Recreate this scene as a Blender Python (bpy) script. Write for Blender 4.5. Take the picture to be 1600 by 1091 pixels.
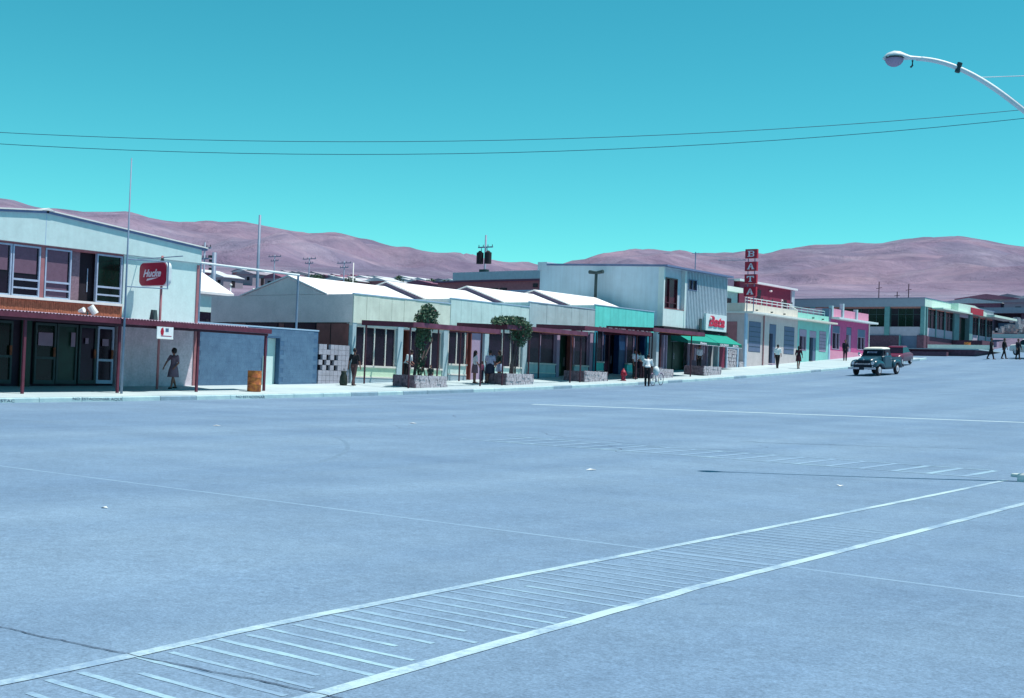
import bpy, bmesh, math, random
from mathutils import Vector, Matrix, noise
random.seed(7)
R = math.radians
for o in list(bpy.data.objects): bpy.data.objects.remove(o)
scene = bpy.context.scene
col = scene.collection

# ------------------------------------------------------------------ camera
YAW, PITCH, ROLL = R(37.8), R(1.39), 0.0365
f0 = Vector((-math.sin(YAW), math.cos(YAW), 0)); r0 = Vector((math.cos(YAW), math.sin(YAW), 0)); u0 = Vector((0, 0, 1))
fw = f0*math.cos(PITCH) + u0*math.sin(PITCH); up = -f0*math.sin(PITCH) + u0*math.cos(PITCH)
rt = r0*math.cos(ROLL) + up*math.sin(ROLL); up = -r0*math.sin(ROLL) + up*math.cos(ROLL)
cd = bpy.data.cameras.new('camera'); cam = bpy.data.objects.new('camera', cd); col.objects.link(cam)
cam.matrix_world = Matrix(((rt.x, up.x, -fw.x, 0), (rt.y, up.y, -fw.y, 0), (rt.z, up.z, -fw.z, 1.6), (0, 0, 0, 1)))
cd.sensor_width = 36; cd.lens = 45.0; cd.clip_start = 0.1; cd.clip_end = 9000
scene.camera = cam

# ------------------------------------------------------------------ sky, sun, exposure
SUN = Vector((0.33, 0.24, 1.0)).normalized()
w = bpy.data.worlds.new('World'); scene.world = w; w.use_nodes = True
nt = w.node_tree; nt.nodes.clear()
sky = nt.nodes.new('ShaderNodeTexSky'); sky.sky_type = 'NISHITA'; sky.sun_disc = False
sky.sun_elevation = math.asin(SUN.z); sky.sun_rotation = math.atan2(SUN.x, SUN.y)
sky.altitude = 2400; sky.air_density = 1.0; sky.dust_density = 0.3; sky.ozone_density = 1.6
hs = nt.nodes.new('ShaderNodeMix'); hs.data_type = 'RGBA'; hs.blend_type = 'MULTIPLY'; hs.inputs['Factor'].default_value = 1.0
nt.links.new(sky.outputs['Color'], hs.inputs['A']); hs.inputs['B'].default_value = (0.555, 1.13, 0.86, 1)
bg = nt.nodes.new('ShaderNodeBackground'); bg.inputs['Strength'].default_value = 0.12
wo = nt.nodes.new('ShaderNodeOutputWorld')
hv = nt.nodes.new('ShaderNodeHueSaturation'); hv.inputs['Saturation'].default_value = 1.17; nt.links.new(hs.outputs['Result'], hv.inputs['Color']); nt.links.new(hv.outputs['Color'], bg.inputs['Color']); nt.links.new(bg.outputs['Background'], wo.inputs['Surface'])
sl = bpy.data.lights.new('sun', 'SUN'); sl.energy = 4.2; sl.angle = R(0.5); sl.color = (1.0, 0.95, 0.9)
so = bpy.data.objects.new('sun', sl); col.objects.link(so)
so.rotation_euler = SUN.to_track_quat('Z', 'Y').to_euler(); so.location = (0, 0, 60)
vs = scene.view_settings; vs.view_transform = 'Standard'; vs.look = 'None'; vs.gamma = 1; vs.use_curve_mapping = False; vs.exposure = 0.4

# ------------------------------------------------------------------ materials
def srgb(r, g, b):
    f = lambda c: (c/255/12.92) if c/255 <= 0.04045 else ((c/255+0.055)/1.055)**2.4
    return (f(r), f(g), f(b))
MATS = {}
def mat(name, c, rough=0.8, var=0.12, scale=3.0, c2=None, stain=0.0, bump=0.0, bscale=40.0, metal=0.0, spec=0.4, fine=0.06, streak=0.0):
    if name in MATS: return MATS[name]
    m = bpy.data.materials.new(name); m.use_nodes = True; t = m.node_tree; N = t.nodes; L = t.links
    b = N['Principled BSDF']; b.inputs['Roughness'].default_value = rough; b.inputs['Metallic'].default_value = metal
    b.inputs['Specular IOR Level'].default_value = spec
    g = N.new('ShaderNodeNewGeometry')
    n = N.new('ShaderNodeTexNoise'); n.inputs['Scale'].default_value = scale; n.inputs['Detail'].default_value = 6; n.inputs['Roughness'].default_value = 0.62
    L.new(g.outputs['Position'], n.inputs['Vector'])
    r = N.new('ShaderNodeValToRGB'); r.color_ramp.elements[0].position = 0.32; r.color_ramp.elements[1].position = 0.7
    d = c2 if c2 else tuple(x*(1-2*var) for x in c)
    r.color_ramp.elements[0].color = (*d, 1); r.color_ramp.elements[1].color = (*c, 1)
    L.new(n.outputs['Fac'], r.inputs['Fac'])
    out = r.outputs['Color']
    n2 = N.new('ShaderNodeTexNoise'); n2.inputs['Scale'].default_value = bscale; n2.inputs['Detail'].default_value = 4
    L.new(g.outputs['Position'], n2.inputs['Vector'])
    if fine:
        mr = N.new('ShaderNodeMapRange'); mr.inputs['From Min'].default_value = 0.3; mr.inputs['From Max'].default_value = 0.7
        mr.inputs['To Min'].default_value = 1-fine*1.5; mr.inputs['To Max'].default_value = 1+fine
        L.new(n2.outputs['Fac'], mr.inputs['Value'])
        mx = N.new('ShaderNodeMix'); mx.data_type = 'RGBA'; mx.blend_type = 'MULTIPLY'; mx.inputs['Factor'].default_value = 1
        L.new(out, mx.inputs['A']); L.new(mr.outputs['Result'], mx.inputs['B']); out = mx.outputs['Result']
    if streak:   # rain streaks running down a wall
        mp = N.new('ShaderNodeMapping'); mp.inputs['Scale'].default_value = (2.6, 2.6, 0.22); L.new(g.outputs['Position'], mp.inputs['Vector'])
        n3 = N.new('ShaderNodeTexNoise'); n3.inputs['Scale'].default_value = 1.6; n3.inputs['Detail'].default_value = 5; L.new(mp.outputs['Vector'], n3.inputs['Vector'])
        r3 = N.new('ShaderNodeMapRange'); r3.inputs['From Min'].default_value = 0.42; r3.inputs['From Max'].default_value = 0.72
        r3.inputs['To Min'].default_value = 1.0; r3.inputs['To Max'].default_value = 1-streak; L.new(n3.outputs['Fac'], r3.inputs['Value'])
        mx = N.new('ShaderNodeMix'); mx.data_type = 'RGBA'; mx.blend_type = 'MULTIPLY'; mx.inputs['Factor'].default_value = 1
        L.new(out, mx.inputs['A']); L.new(r3.outputs['Result'], mx.inputs['B']); out = mx.outputs['Result']
    L.new(out, b.inputs['Base Color'])
    if bump:
        bp = N.new('ShaderNodeBump'); bp.inputs['Strength'].default_value = bump; bp.inputs['Distance'].default_value = 0.02
        L.new(n2.outputs['Fac'], bp.inputs['Height']); L.new(bp.outputs['Normal'], b.inputs['Normal'])
    MATS[name] = m; return m

M = {}
def dm(k, *a, **kw): M[k] = mat(k, *a, **kw)
dm('plaster_shade_lilac', (.78, .68, .76), streak=.1, bump=.15, bscale=12)  # white plaster with the purple shade under the canopy mixed into its colour
dm('plaster_white', (.62, .80, .775), streak=.06, bump=.05, bscale=12, var=.04, fine=.02)
dm('gable_white', (.57, .74, .73), streak=.06, bump=.04, bscale=10, var=.05, fine=.02)
dm('panel_mint', (.76, .82, .71), streak=.10, scale=1.2, var=.1)
dm('panel_aqua', (.62, .80, .78), streak=.10, scale=1.2, var=.1)
dm('panel_grey', (.48, .63, .68), streak=.12, scale=1.2, var=.12)
dm('panel_turq', (.15, .82, .74), streak=.14, scale=1.0, var=.1)
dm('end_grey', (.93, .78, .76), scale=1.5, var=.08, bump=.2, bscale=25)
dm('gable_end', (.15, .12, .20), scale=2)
dm('roof_white', (.86, .84, .84), rough=.6, var=.04, scale=1.5)
dm('roof_edge', (.16, .22, .38), rough=.7)
dm('trim_white', (.80, .80, .76), var=.06)
dm('trim_blue', (.40, .55, .72), var=.06)
dm('column', (.42, .56, .62), var=.08)
dm('sill', (.78, .74, .70), var=.08)
dm('low_mint', (.62, .82, .62), var=.07, streak=.1)
dm('low_grey', (.50, .66, .68), var=.1, streak=.1)
dm('plinth', (.36, .48, .56), var=.12, bump=.2)
dm('glass', (.020, .012, .028), rough=.15, var=.3, scale=1.3, spec=.3, fine=0)
dm('glass_green', (.005, .022, .015), rough=.15, var=.3, scale=1.3, spec=.3, fine=0)
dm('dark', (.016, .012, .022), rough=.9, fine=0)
dm('interior', (.05, .035, .06), rough=.9)
dm('blind', (.17, .10, .15), rough=.9, var=.1, scale=8)
dm('curtain', (.30, .20, .25), rough=.9, var=.2, scale=9)
dm('frame_blue', (.42, .52, .68), rough=.6)
dm('frame_dark', (.035, .065, .070), rough=.6)
dm('slat_wood', (.52, .18, .10), var=.25, scale=9, rough=.8)
dm('post_pink', (.40, .17, .19))
dm('canopy', (.15, .030, .060), rough=.7, var=.2, scale=4)
dm('canopy_top', (.19, .055, .105), rough=.7, var=.25, scale=2.5)
dm('corrugate', (.50, .38, .50), rough=.6, var=.2)
dm('rust', (.30, .10, .05), rough=.85, var=.35, scale=6)
dm('iron', (.085, .026, .045), rough=.7, var=.2)
dm('metal_blue', (.20, .28, .40), rough=.5, var=.1)
dm('metal_white', (.72, .78, .80), rough=.45, var=.06)
dm('blue_wall', (.105, .20, .315), scale=2.2, c2=(.07, .14, .24), bump=.5, bscale=30, fine=.14)
dm('blue_joint', (.07, .155, .28), fine=.1)
dm('block', (.42, .42, .50), bump=.4, bscale=30, var=.14)
dm('bata_side', (.62, .76, .86), scale=.6, var=.08, streak=.1)
dm('bata_front', (.72, .82, .80), var=.05, streak=.08)
dm('rib', (.52, .62, .70), var=.08)
dm('rib_back', (.16, .17, .28))
dm('bata_panel', (.68, .78, .80), var=.04)
dm('brown_glass', (.10, .022, .040), rough=.15, var=.3, scale=1.5, spec=.5)
dm('brown_panel', (.28, .095, .085), rough=.6, var=.15)
dm('sign_red', (.42, .012, .05), rough=.35, var=.06)
dm('sign_red_dark', (.50, .012, .04), rough=.4, var=.06)
dm('letter_white', (.80, .72, .80), rough=.5, var=.04)
dm('letter_red', (.62, .02, .07), rough=.4, var=.04)
dm('awning', (.0, .29, .22), rough=.85, var=.06)
dm('awning_dark', (.0, .12, .10), rough=.85, var=.06)
dm('cream', (.76, .70, .62), streak=.1, var=.06)
dm('cream_wall', (.60, .53, .54), streak=.08, var=.06)
dm('mint', (.30, .70, .62), streak=.1, var=.06)
dm('mint_dark', (.26, .62, .58), streak=.1, var=.06)
dm('pink', (.55, .09, .27), streak=.1, var=.08)
dm('pink_light', (.72, .30, .44), streak=.1, var=.06)
dm('shutter', (.12, .16, .27), rough=.6, var=.08)
dm('lilac', (.42, .32, .46), rough=.8, var=.08)
dm('red_wall', (.20, .028, .07), var=.12)
dm('stone_purple', (.16, .075, .12), var=.25, scale=5, bump=.5, bscale=14)
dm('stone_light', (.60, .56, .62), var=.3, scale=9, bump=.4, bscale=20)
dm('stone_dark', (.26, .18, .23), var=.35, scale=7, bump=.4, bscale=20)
dm('mortar', (.18, .12, .17), var=.2)
dm('earth', (.12, .08, .09), var=.3, scale=10)
dm('teal_col', (.16, .34, .36), var=.1)
dm('muni_band', (.34, .36, .44), var=.06)
dm('muni_front', (.66, .84, .74), var=.06)
dm('muni_wall', (.50, .44, .54), var=.08)
dm('muni_trim', (.45, .20, .18))
dm('deep_blue', (.004, .05, .16), rough=.5, var=.1)
dm('turq_col', (.03, .30, .42), rough=.6, var=.08)
dm('pale_door', (.62, .78, .76), var=.06)
dm('green_door', (.008, .045, .030), rough=.4, var=.2)
dm('paper', (.30, .22, .30), rough=.9, var=.1)
dm('paper_white', (.85, .88, .88), rough=.9, var=.03)
dm('barrel', (.64, .21, .04), rough=.7, var=.3, scale=7, c2=(.26, .06, .03))
dm('hydrant', (.38, .02, .05), rough=.5, var=.15)
dm('chrome', (.60, .58, .66), rough=.25, metal=.8, var=.05)
dm('truck', (.012, .062, .098), rough=.3, var=.08, spec=.6)
dm('truck_roof', (.86, .80, .70), rough=.4, var=.04)
dm('truck_dark', (.012, .016, .035), rough=.6)
dm('tyre', (.02, .018, .025), rough=.85)
dm('hub', (.60, .60, .66), rough=.4)
dm('maroon', (.16, .015, .05), rough=.3, var=.1, spec=.6)
dm('skin', (.26, .115, .085), rough=.7, var=.05)
dm('hair', (.012, .008, .012), rough=.7, fine=0)
dm('bark', (.14, .10, .10), var=.3, scale=12, bump=.5)
dm('leaf', (.068, .14, .082), rough=.6, var=.3, scale=14)
dm('leaf_light', (.13, .24, .13), rough=.6, var=.3, scale=14)
dm('blossom', (.30, .07, .10), rough=.7, var=.2, scale=20)
dm('concrete', (.58, .68, .66), var=.1, bump=.3)
dm('kerb', (.50, .66, .66), var=.14, scale=2.5, bump=.3, c2=(.34, .50, .55))
dm('kerb_grey', (.30, .43, .52), var=.14, scale=2.5, bump=.3)
dm('ink', (.05, .07, .12), rough=.9, fine=0)
dm('wire', (.03, .10, .16), rough=.7, fine=0)
dm('house_far', (.34, .30, .36), var=.1)
dm('house_far2', (.24, .10, .16), var=.1)
dm('house_far3', (.12, .14, .20), var=.1)
dm('roof_far', (.62, .64, .68), var=.1)
dm('dash_grey', (.22, .20, .27))

# ground materials -------------------------------------------------
def ground_mat(name, c, c2, patch, speck, sp_scale=45, dark=(.09, .16, .26)):
    m = bpy.data.materials.new(name); m.use_nodes = True; t = m.node_tree; N = t.nodes; L = t.links
    b = N['Principled BSDF']; b.inputs['Roughness'].default_value = .9; b.inputs['Specular IOR Level'].default_value = .25
    g = N.new('ShaderNodeNewGeometry')
    def noise_n(s, det=6, ro=.6, sc=None):
        n = N.new('ShaderNodeTexNoise'); n.inputs['Scale'].default_value = s; n.inputs['Detail'].default_value = det; n.inputs['Roughness'].default_value = ro
        if sc:
            mp = N.new('ShaderNodeMapping'); mp.inputs['Scale'].default_value = sc; mp.inputs['Rotation'].default_value = (0, 0, .35)
            L.new(g.outputs['Position'], mp.inputs['Vector']); L.new(mp.outputs['Vector'], n.inputs['Vector'])
        else: L.new(g.outputs['Position'], n.inputs['Vector'])
        return n
    def ramp(n, p0, p1, a, bb):
        r = N.new('ShaderNodeValToRGB'); r.color_ramp.elements[0].position = p0; r.color_ramp.elements[1].position = p1
        r.color_ramp.elements[0].color = (*a, 1); r.color_ramp.elements[1].color = (*bb, 1); L.new(n, r.inputs['Fac']); return r.outputs['Color']
    def mixm(a, bb, fac=1, mode='MULTIPLY'):
        x = N.new('ShaderNodeMix'); x.data_type = 'RGBA'; x.blend_type = mode
        if isinstance(fac, (int, float)): x.inputs['Factor'].default_value = fac
        else: L.new(fac, x.inputs['Factor'])
        if isinstance(a, tuple): x.inputs['A'].default_value = (*a, 1)
        else: L.new(a, x.inputs['A'])
        if isinstance(bb, tuple): x.inputs['B'].default_value = (*bb, 1)
        else: L.new(bb, x.inputs['B'])
        return x.outputs['Result']
    c0 = ramp(noise_n(patch, 5).outputs['Fac'], .3, .7, c2, c)
    # long worn wheel tracks
    tr = ramp(noise_n(1.0, 4, .55, (.42, .035, .3)).outputs['Fac'], .38, .66, (.88, .90, .93), (1.06, 1.04, 1.02))
    o = mixm(c0, tr)
    tr2 = ramp(noise_n(1.0, 4, .6, (.05, .5, .3)).outputs['Fac'], .36, .68, (.92, .93, .95), (1.04, 1.03, 1.02))
    o = mixm(o, tr2)
    # aggregate grain
    gr = ramp(noise_n(sp_scale, 5, .75).outputs['Fac'], .3, .72, (1-speck*1.8,)*3, (1+speck,)*3)
    o = mixm(o, gr)
    o = mixm(o, ramp(noise_n(9, 6, .8).outputs['Fac'], .3, .7, (1-speck*.9,)*3, (1+speck*.55,)*3))
    o = mixm(o, ramp(noise_n(.55, 6, .7).outputs['Fac'], .34, .62, (1-speck*.5,)*3, (1+speck*.12,)*3))
    # small tar spots
    v = N.new('ShaderNodeTexVoronoi'); v.inputs['Scale'].default_value = 1.35; v.inputs['Randomness'].default_value = 1
    L.new(g.outputs['Position'], v.inputs['Vector'])
    nd = noise_n(9, 3)
    sub = N.new('ShaderNodeMath'); sub.operation = 'MULTIPLY_ADD'; sub.inputs[1].default_value = .12; L.new(nd.outputs['Fac'], sub.inputs[0]); L.new(v.outputs['Distance'], sub.inputs[2])
    spot = ramp(sub.outputs[0], .105, .125, (1, 1, 1), (0, 0, 0))
    rnd = N.new('ShaderNodeMath'); rnd.operation = 'GREATER_THAN'; rnd.inputs[1].default_value = .45
    sp = N.new('ShaderNodeSeparateColor'); L.new(v.outputs['Color'], sp.inputs['Color']); L.new(sp.outputs['Red'], rnd.inputs[0])
    mm = N.new('ShaderNodeMath'); mm.operation = 'MULTIPLY'; L.new(spot, mm.inputs[0]); L.new(rnd.outputs[0], mm.inputs[1])
    m2 = N.new('ShaderNodeMath'); m2.operation = 'MULTIPLY'; m2.inputs[1].default_value = .55; L.new(mm.outputs[0], m2.inputs[0])
    o = mixm(o, dark, m2.outputs[0], 'MIX')
    L.new(o, b.inputs['Base Color'])
    bp = N.new('ShaderNodeBump'); bp.inputs['Strength'].default_value = .35; bp.inputs['Distance'].default_value = .01
    L.new(noise_n(60, 3).outputs['Fac'], bp.inputs['Height']); L.new(bp.outputs['Normal'], b.inputs['Normal'])
    return m
ASPH = (.214, .325, .452); ASPH2 = (.182, .285, .412)
M['asphalt'] = ground_mat('asphalt', ASPH, ASPH2, .12, .22)
M['pavement'] = ground_mat('pavement', (.50, .60, .61), (.42, .53, .56), .5, .07, 20, (.3, .38, .42))
def paint_mat(name, c, wear):
    m = bpy.data.materials.new(name); m.use_nodes = True; t = m.node_tree; N = t.nodes; L = t.links
    b = N['Principled BSDF']; b.inputs['Roughness'].default_value = .9; b.inputs['Specular IOR Level'].default_value = .2
    g = N.new('ShaderNodeNewGeometry')
    a = N.new('ShaderNodeTexNoise'); a.inputs['Scale'].default_value = 22; a.inputs['Detail'].default_value = 8; a.inputs['Roughness'].default_value = .75; L.new(g.outputs['Position'], a.inputs['Vector'])
    a2 = N.new('ShaderNodeTexNoise'); a2.inputs['Scale'].default_value = 1.3; a2.inputs['Detail'].default_value = 3; L.new(g.outputs['Position'], a2.inputs['Vector'])
    ad = N.new('ShaderNodeMath'); ad.operation = 'MULTIPLY_ADD'; ad.inputs[1].default_value = 1.1; L.new(a2.outputs['Fac'], ad.inputs[0]); L.new(a.outputs['Fac'], ad.inputs[2])
    r = N.new('ShaderNodeValToRGB'); r.color_ramp.elements[0].position = (wear+.06)*.6; r.color_ramp.elements[1].position = (wear+.38)*.6
    r.color_ramp.elements[0].color = (*ASPH, 1); r.color_ramp.elements[1].color = (*c, 1)
    hf = N.new('ShaderNodeMath'); hf.operation = 'MULTIPLY'; hf.inputs[1].default_value = .6; L.new(ad.outputs[0], hf.inputs[0]); L.new(hf.outputs[0], r.inputs['Fac']); L.new(r.outputs['Color'], b.inputs['Base Color'])
    return m
M['paint'] = paint_mat('road_paint', (.42, .565, .60), .80)
M['paint_bar'] = paint_mat('road_paint_worn', (.33, .51, .58), .84)
M['paint_faint'] = paint_mat('road_paint_faint', (.29, .45, .545), .88)
M['paint_ghost'] = paint_mat('road_paint_ghost', (.25, .372, .49), .95)
M['paint_fresh'] = paint_mat('road_paint_fresh', (.50, .64, .68), .55)
M['crack'] = mat('crack_tar', (.05, .07, .12), var=.3, scale=8)

def hill_mat():
    m = bpy.data.materials.new('hill_soil'); m.use_nodes = True; t = m.node_tree; N = t.nodes; L = t.links
    b = N['Principled BSDF']; b.inputs['Roughness'].default_value = .95; b.inputs['Specular IOR Level'].default_value = .1
    g = N.new('ShaderNodeNewGeometry')
    def nz(s, d=8, ro=.6, sc=(1, 1, 1)):
        mp = N.new('ShaderNodeMapping'); mp.inputs['Scale'].default_value = sc; L.new(g.outputs['Position'], mp.inputs['Vector'])
        n = N.new('ShaderNodeTexNoise'); n.inputs['Scale'].default_value = s; n.inputs['Detail'].default_value = d; n.inputs['Roughness'].default_value = ro
        n.inputs['Distortion'].default_value = .6; L.new(mp.outputs['Vector'], n.inputs['Vector']); return n.outputs['Fac']
    def rp(x, p, q, a, c):
        r = N.new('ShaderNodeValToRGB'); r.color_ramp.elements[0].position = p; r.color_ramp.elements[1].position = q
        r.color_ramp.elements[0].color = (*a, 1); r.color_ramp.elements[1].color = (*c, 1); L.new(x, r.inputs['Fac']); return r.outputs['Color']
    def mul(a, c):
        x = N.new('ShaderNodeMix'); x.data_type = 'RGBA'; x.blend_type = 'MULTIPLY'; x.inputs['Factor'].default_value = 1; L.new(a, x.inputs['A']); L.new(c, x.inputs['B']); return x.outputs['Result']
    c = rp(nz(.006), .32, .68, (.165, .145, .215), (.238, .218, .305))
    c = mul(c, rp(nz(.035, 10, .75), .3, .72, (.70, .71, .74), (1.2, 1.16, 1.12)))  # noise contrast also puts gully shading into the soil colour
    c = mul(c, rp(nz(.004, 9, .65, (1, 1, 1)), .44, .60, (1.0, 1.0, 1.0), (1.18, 1.02, 1.0)))
    # pale tracks and scree runs
    wv = N.new('ShaderNodeTexWave'); wv.wave_type = 'BANDS'; wv.bands_direction = 'Z'; wv.inputs['Scale'].default_value = .006; wv.inputs['Distortion'].default_value = 9; wv.inputs['Detail'].default_value = 4; wv.inputs['Detail Scale'].default_value = .8
    L.new(g.outputs['Position'], wv.inputs['Vector'])
    c = mul(c, rp(wv.outputs['Fac'], .93, .99, (1, 1, 1), (1.22, 1.18, 1.12)))
    c = mul(c, rp(nz(.011, 6, .6, (1, 1, 1.5)), .36, .66, (.78, .76, .82), (1.12, 1.08, 1.04)))
    L.new(c, b.inputs['Base Color'])
    bp = N.new('ShaderNodeBump'); bp.inputs['Strength'].default_value = .8; bp.inputs['Distance'].default_value = 13
    L.new(nz(.02, 9, .62), bp.inputs['Height']); L.new(bp.outputs['Normal'], b.inputs['Normal'])
    return m
M['hill'] = hill_mat()

# ------------------------------------------------------------------ mesh helpers
class MB:
    def __init__(s): s.v = []; s.f = []; s.smooth = False
    def box(s, x0, x1, y0, y1, z0, z1):
        i = len(s.v)
        s.v += [(x0, y0, z0), (x1, y0, z0), (x1, y1, z0), (x0, y1, z0), (x0, y0, z1), (x1, y0, z1), (x1, y1, z1), (x0, y1, z1)]
        s.f += [(i, i+3, i+2, i+1), (i+4, i+5, i+6, i+7), (i, i+1, i+5, i+4), (i+1, i+2, i+6, i+5), (i+2, i+3, i+7, i+6), (i+3, i, i+4, i+7)]
        return s
    def prism_x(s, x0, x1, poly):      # poly: (y,z) points, counter-clockwise seen from +X
        i = len(s.v); n = len(poly)
        s.v += [(x0, y, z) for y, z in poly] + [(x1, y, z) for y, z in poly]
        s.f += [tuple(i+k for k in reversed(range(n))), tuple(i+n+k for k in range(n))]
        s.f += [(i+k, i+(k+1) % n, i+n+(k+1) % n, i+n+k) for k in range(n)]
        return s
    def prism_y(s, y0, y1, poly):      # poly: (x,z) points, counter-clockwise seen from -Y
        i = len(s.v); n = len(poly)
        s.v += [(x, y0, z) for x, z in poly] + [(x, y1, z) for x, z in poly]
        s.f += [tuple(i+k for k in range(n)), tuple(i+n+k for k in reversed(range(n)))]
        s.f += [(i+(k+1) % n, i+k, i+n+k, i+n+(k+1) % n) for k in range(n)]
        return s
    def prism_z(s, z0, z1, poly):
        i = len(s.v); n = len(poly)
        s.v += [(x, y, z0) for x, y in poly] + [(x, y, z1) for x, y in poly]
        s.f += [tuple(i+k for k in reversed(range(n))), tuple(i+n+k for k in range(n))]
        s.f += [(i+k, i+(k+1) % n, i+n+(k+1) % n, i+n+k) for k in range(n)]
        return s
    def tube(s, p0, p1, r0_, r1_=None, n=8, caps=True):
        if r1_ is None: r1_ = r0_
        p0 = Vector(p0); p1 = Vector(p1); d = (p1-p0)
        if d.length < 1e-6: return s
        d.normalize(); a = d.orthogonal().normalized(); b = d.cross(a); i = len(s.v)
        for p, r in ((p0, r0_), (p1, r1_)):
            s.v += [tuple(p + (a*math.cos(6.28318*k/n) + b*math.sin(6.28318*k/n))*r) for k in range(n)]
        s.f += [(i+k, i+(k+1) % n, i+n+(k+1) % n, i+n+k) for k in range(n)]
        if caps: s.f += [tuple(i+k for k in reversed(range(n))), tuple(i+n+k for k in range(n))]
        return s
    def path(s, pts, r, n=6):
        pts = [Vector(p) for p in pts]; rs = r if isinstance(r, (list, tuple)) else [r]*len(pts); i = len(s.v); up_ = Vector((0, 0, 1))
        for k, p in enumerate(pts):
            d = (pts[min(k+1, len(pts)-1)]-pts[max(k-1, 0)]).normalized()
            a = d.cross(up_); a = a.normalized() if a.length > 1e-3 else Vector((1, 0, 0)); b = d.cross(a)
            s.v += [tuple(p + (a*math.cos(6.28318*q/n) + b*math.sin(6.28318*q/n))*rs[k]) for q in range(n)]
        for k in range(len(pts)-1):
            s.f += [(i+k*n+q, i+(k+1)*n+q, i+(k+1)*n+(q+1) % n, i+k*n+(q+1) % n) for q in range(n)]
        e = i+(len(pts)-1)*n
        s.f += [tuple(i+q for q in range(n)), tuple(e+q for q in reversed(range(n)))]
        return s
    def ball(s, c, rx, ry=None, rz=None, n=10, m=7):
        ry = rx if ry is None else ry; rz = rx if rz is None else rz; i = len(s.v); c = Vector(c)
        s.v.append((c.x, c.y, c.z-rz))
        for a in range(1, m):
            th = math.pi*a/m
            s.v += [(c.x+rx*math.sin(th)*math.cos(6.28318*k/n), c.y+ry*math.sin(th)*math.sin(6.28318*k/n), c.z-rz*math.cos(th)) for k in range(n)]
        s.v.append((c.x, c.y, c.z+rz)); top = len(s.v)-1
        s.f += [(i, i+1+(k+1) % n, i+1+k) for k in range(n)]
        for a in range(m-2):
            b0 = i+1+a*n; s.f += [(b0+k, b0+(k+1) % n, b0+n+(k+1) % n, b0+n+k) for k in range(n)]
        b0 = i+1+(m-2)*n; s.f += [(b0+k, b0+(k+1) % n, top) for k in range(n)]
        return s
    def capsule(s, p0, p1, ra, rb, n=8):
        s.tube(p0, p1, ra, rb, n); s.ball(p0, ra, n=n, m=6); s.ball(p1, rb, n=n, m=6); return s
    def loft(s, rings, caps=True):
        i = len(s.v); n = len(rings[0])
        for r in rings: s.v += [tuple(p) for p in r]
        for k in range(len(rings)-1):
            s.f += [(i+k*n+q, i+k*n+(q+1) % n, i+(k+1)*n+(q+1) % n, i+(k+1)*n+q) for q in range(n)]
        if caps: s.f += [tuple(i+q for q in reversed(range(n))), tuple(i+(len(rings)-1)*n+q for q in range(n))]
        return s
    def mesh(s, name, off=(0, 0, 0)):
        me = bpy.data.meshes.new(name)
        ox, oy, oz = off
        me.from_pydata([(x-ox, y-oy, z-oz) for x, y, z in s.v], [], s.f); me.update()
        if s.smooth: me.polygons.foreach_set('use_smooth', [True]*len(me.polygons))
        return me
    def build(s, name, m, parent=None, world=True, bevel=0, smooth=None, kind=None):
        """one mesh object; children of an unrotated root are written in world coordinates"""
        if smooth is not None: s.smooth = smooth
        off = (0, 0, 0)
        if parent is not None and world:
            off = parent.location.copy(); q = parent.parent
            while q is not None: off = off + q.location; q = q.parent
        me = s.mesh(name, off); me.materials.append(M[m] if isinstance(m, str) else m)
        o = bpy.data.objects.new(name, me); col.objects.link(o)
        if parent is not None: o.parent = parent
        if bevel:
            b = o.modifiers.new('Bevel', 'BEVEL'); b.width = bevel; b.segments = 2; b.limit_method = 'ANGLE'
        if kind: o['kind'] = kind
        return o
def bx(*a): return MB().box(*a)
def thing(name, label, cat, loc, rz=0, group=None):
    o = bpy.data.objects.new(name, None); col.objects.link(o); o.location = loc; o.rotation_euler = (0, 0, rz); o.empty_display_size = .3
    o['label'] = label; o['category'] = cat
    if group: o['group'] = group
    return o
def tag(o, label, cat, group=None):
    o['label'] = label; o['category'] = cat
    if group: o['group'] = group
    return o
def struct(o): o['kind'] = 'structure'; return o
def share(name, me, parent, loc, rot=None):
    o = bpy.data.objects.new(name, me); col.objects.link(o); o.parent = parent
    off = parent.location.copy(); q = parent.parent
    while q is not None: off = off + q.location; q = q.parent
    o.location = Vector(loc)-off
    if rot: o.rotation_euler = rot
    return o
def copy_tree(o, parent=None):
    c = o.copy(); col.objects.link(c); c.parent = parent
    for ch in list(o.children): copy_tree(ch, c)
    return c
def text(name, body, origin, xdir, size, m, parent, width=None, shear=0, extrude=.01, bold=0.0, normal=None):
    """flat lettering as a mesh; origin = lower left corner, xdir = reading direction"""
    cu = bpy.data.curves.new('txt', 'FONT'); cu.body = body; cu.size = size; cu.extrude = extrude; cu.offset = bold; cu.shear = shear; cu.resolution_u = 3
    to = bpy.data.objects.new('txt', cu); col.objects.link(to)
    dg = bpy.context.evaluated_depsgraph_get(); me = bpy.data.meshes.new_from_object(to.evaluated_get(dg)); bpy.data.objects.remove(to)
    xs = [v.co.x for v in me.vertices]; x0, x1 = min(xs), max(xs); k = (width/(x1-x0)) if width else 1
    ys = [v.co.y for v in me.vertices]; y0 = min(ys)
    xd = Vector(xdir).normalized(); zd = Vector((0, 0, 1)); nd = xd.cross(zd)
    off = Vector((0, 0, 0))
    if parent is not None:
        off = parent.location.copy(); q = parent.parent
        while q is not None: off = off + q.location; q = q.parent
    og = Vector(origin)
    for v in me.vertices:
        c = v.co.copy(); v.co = og + xd*((c.x-x0)*k) + zd*(c.y-y0) + nd*c.z - off
    me.name = name; me.materials.clear(); me.materials.append(M[m]); o = bpy.data.objects.new(name, me); col.objects.link(o); o.parent = parent
    return o

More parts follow.
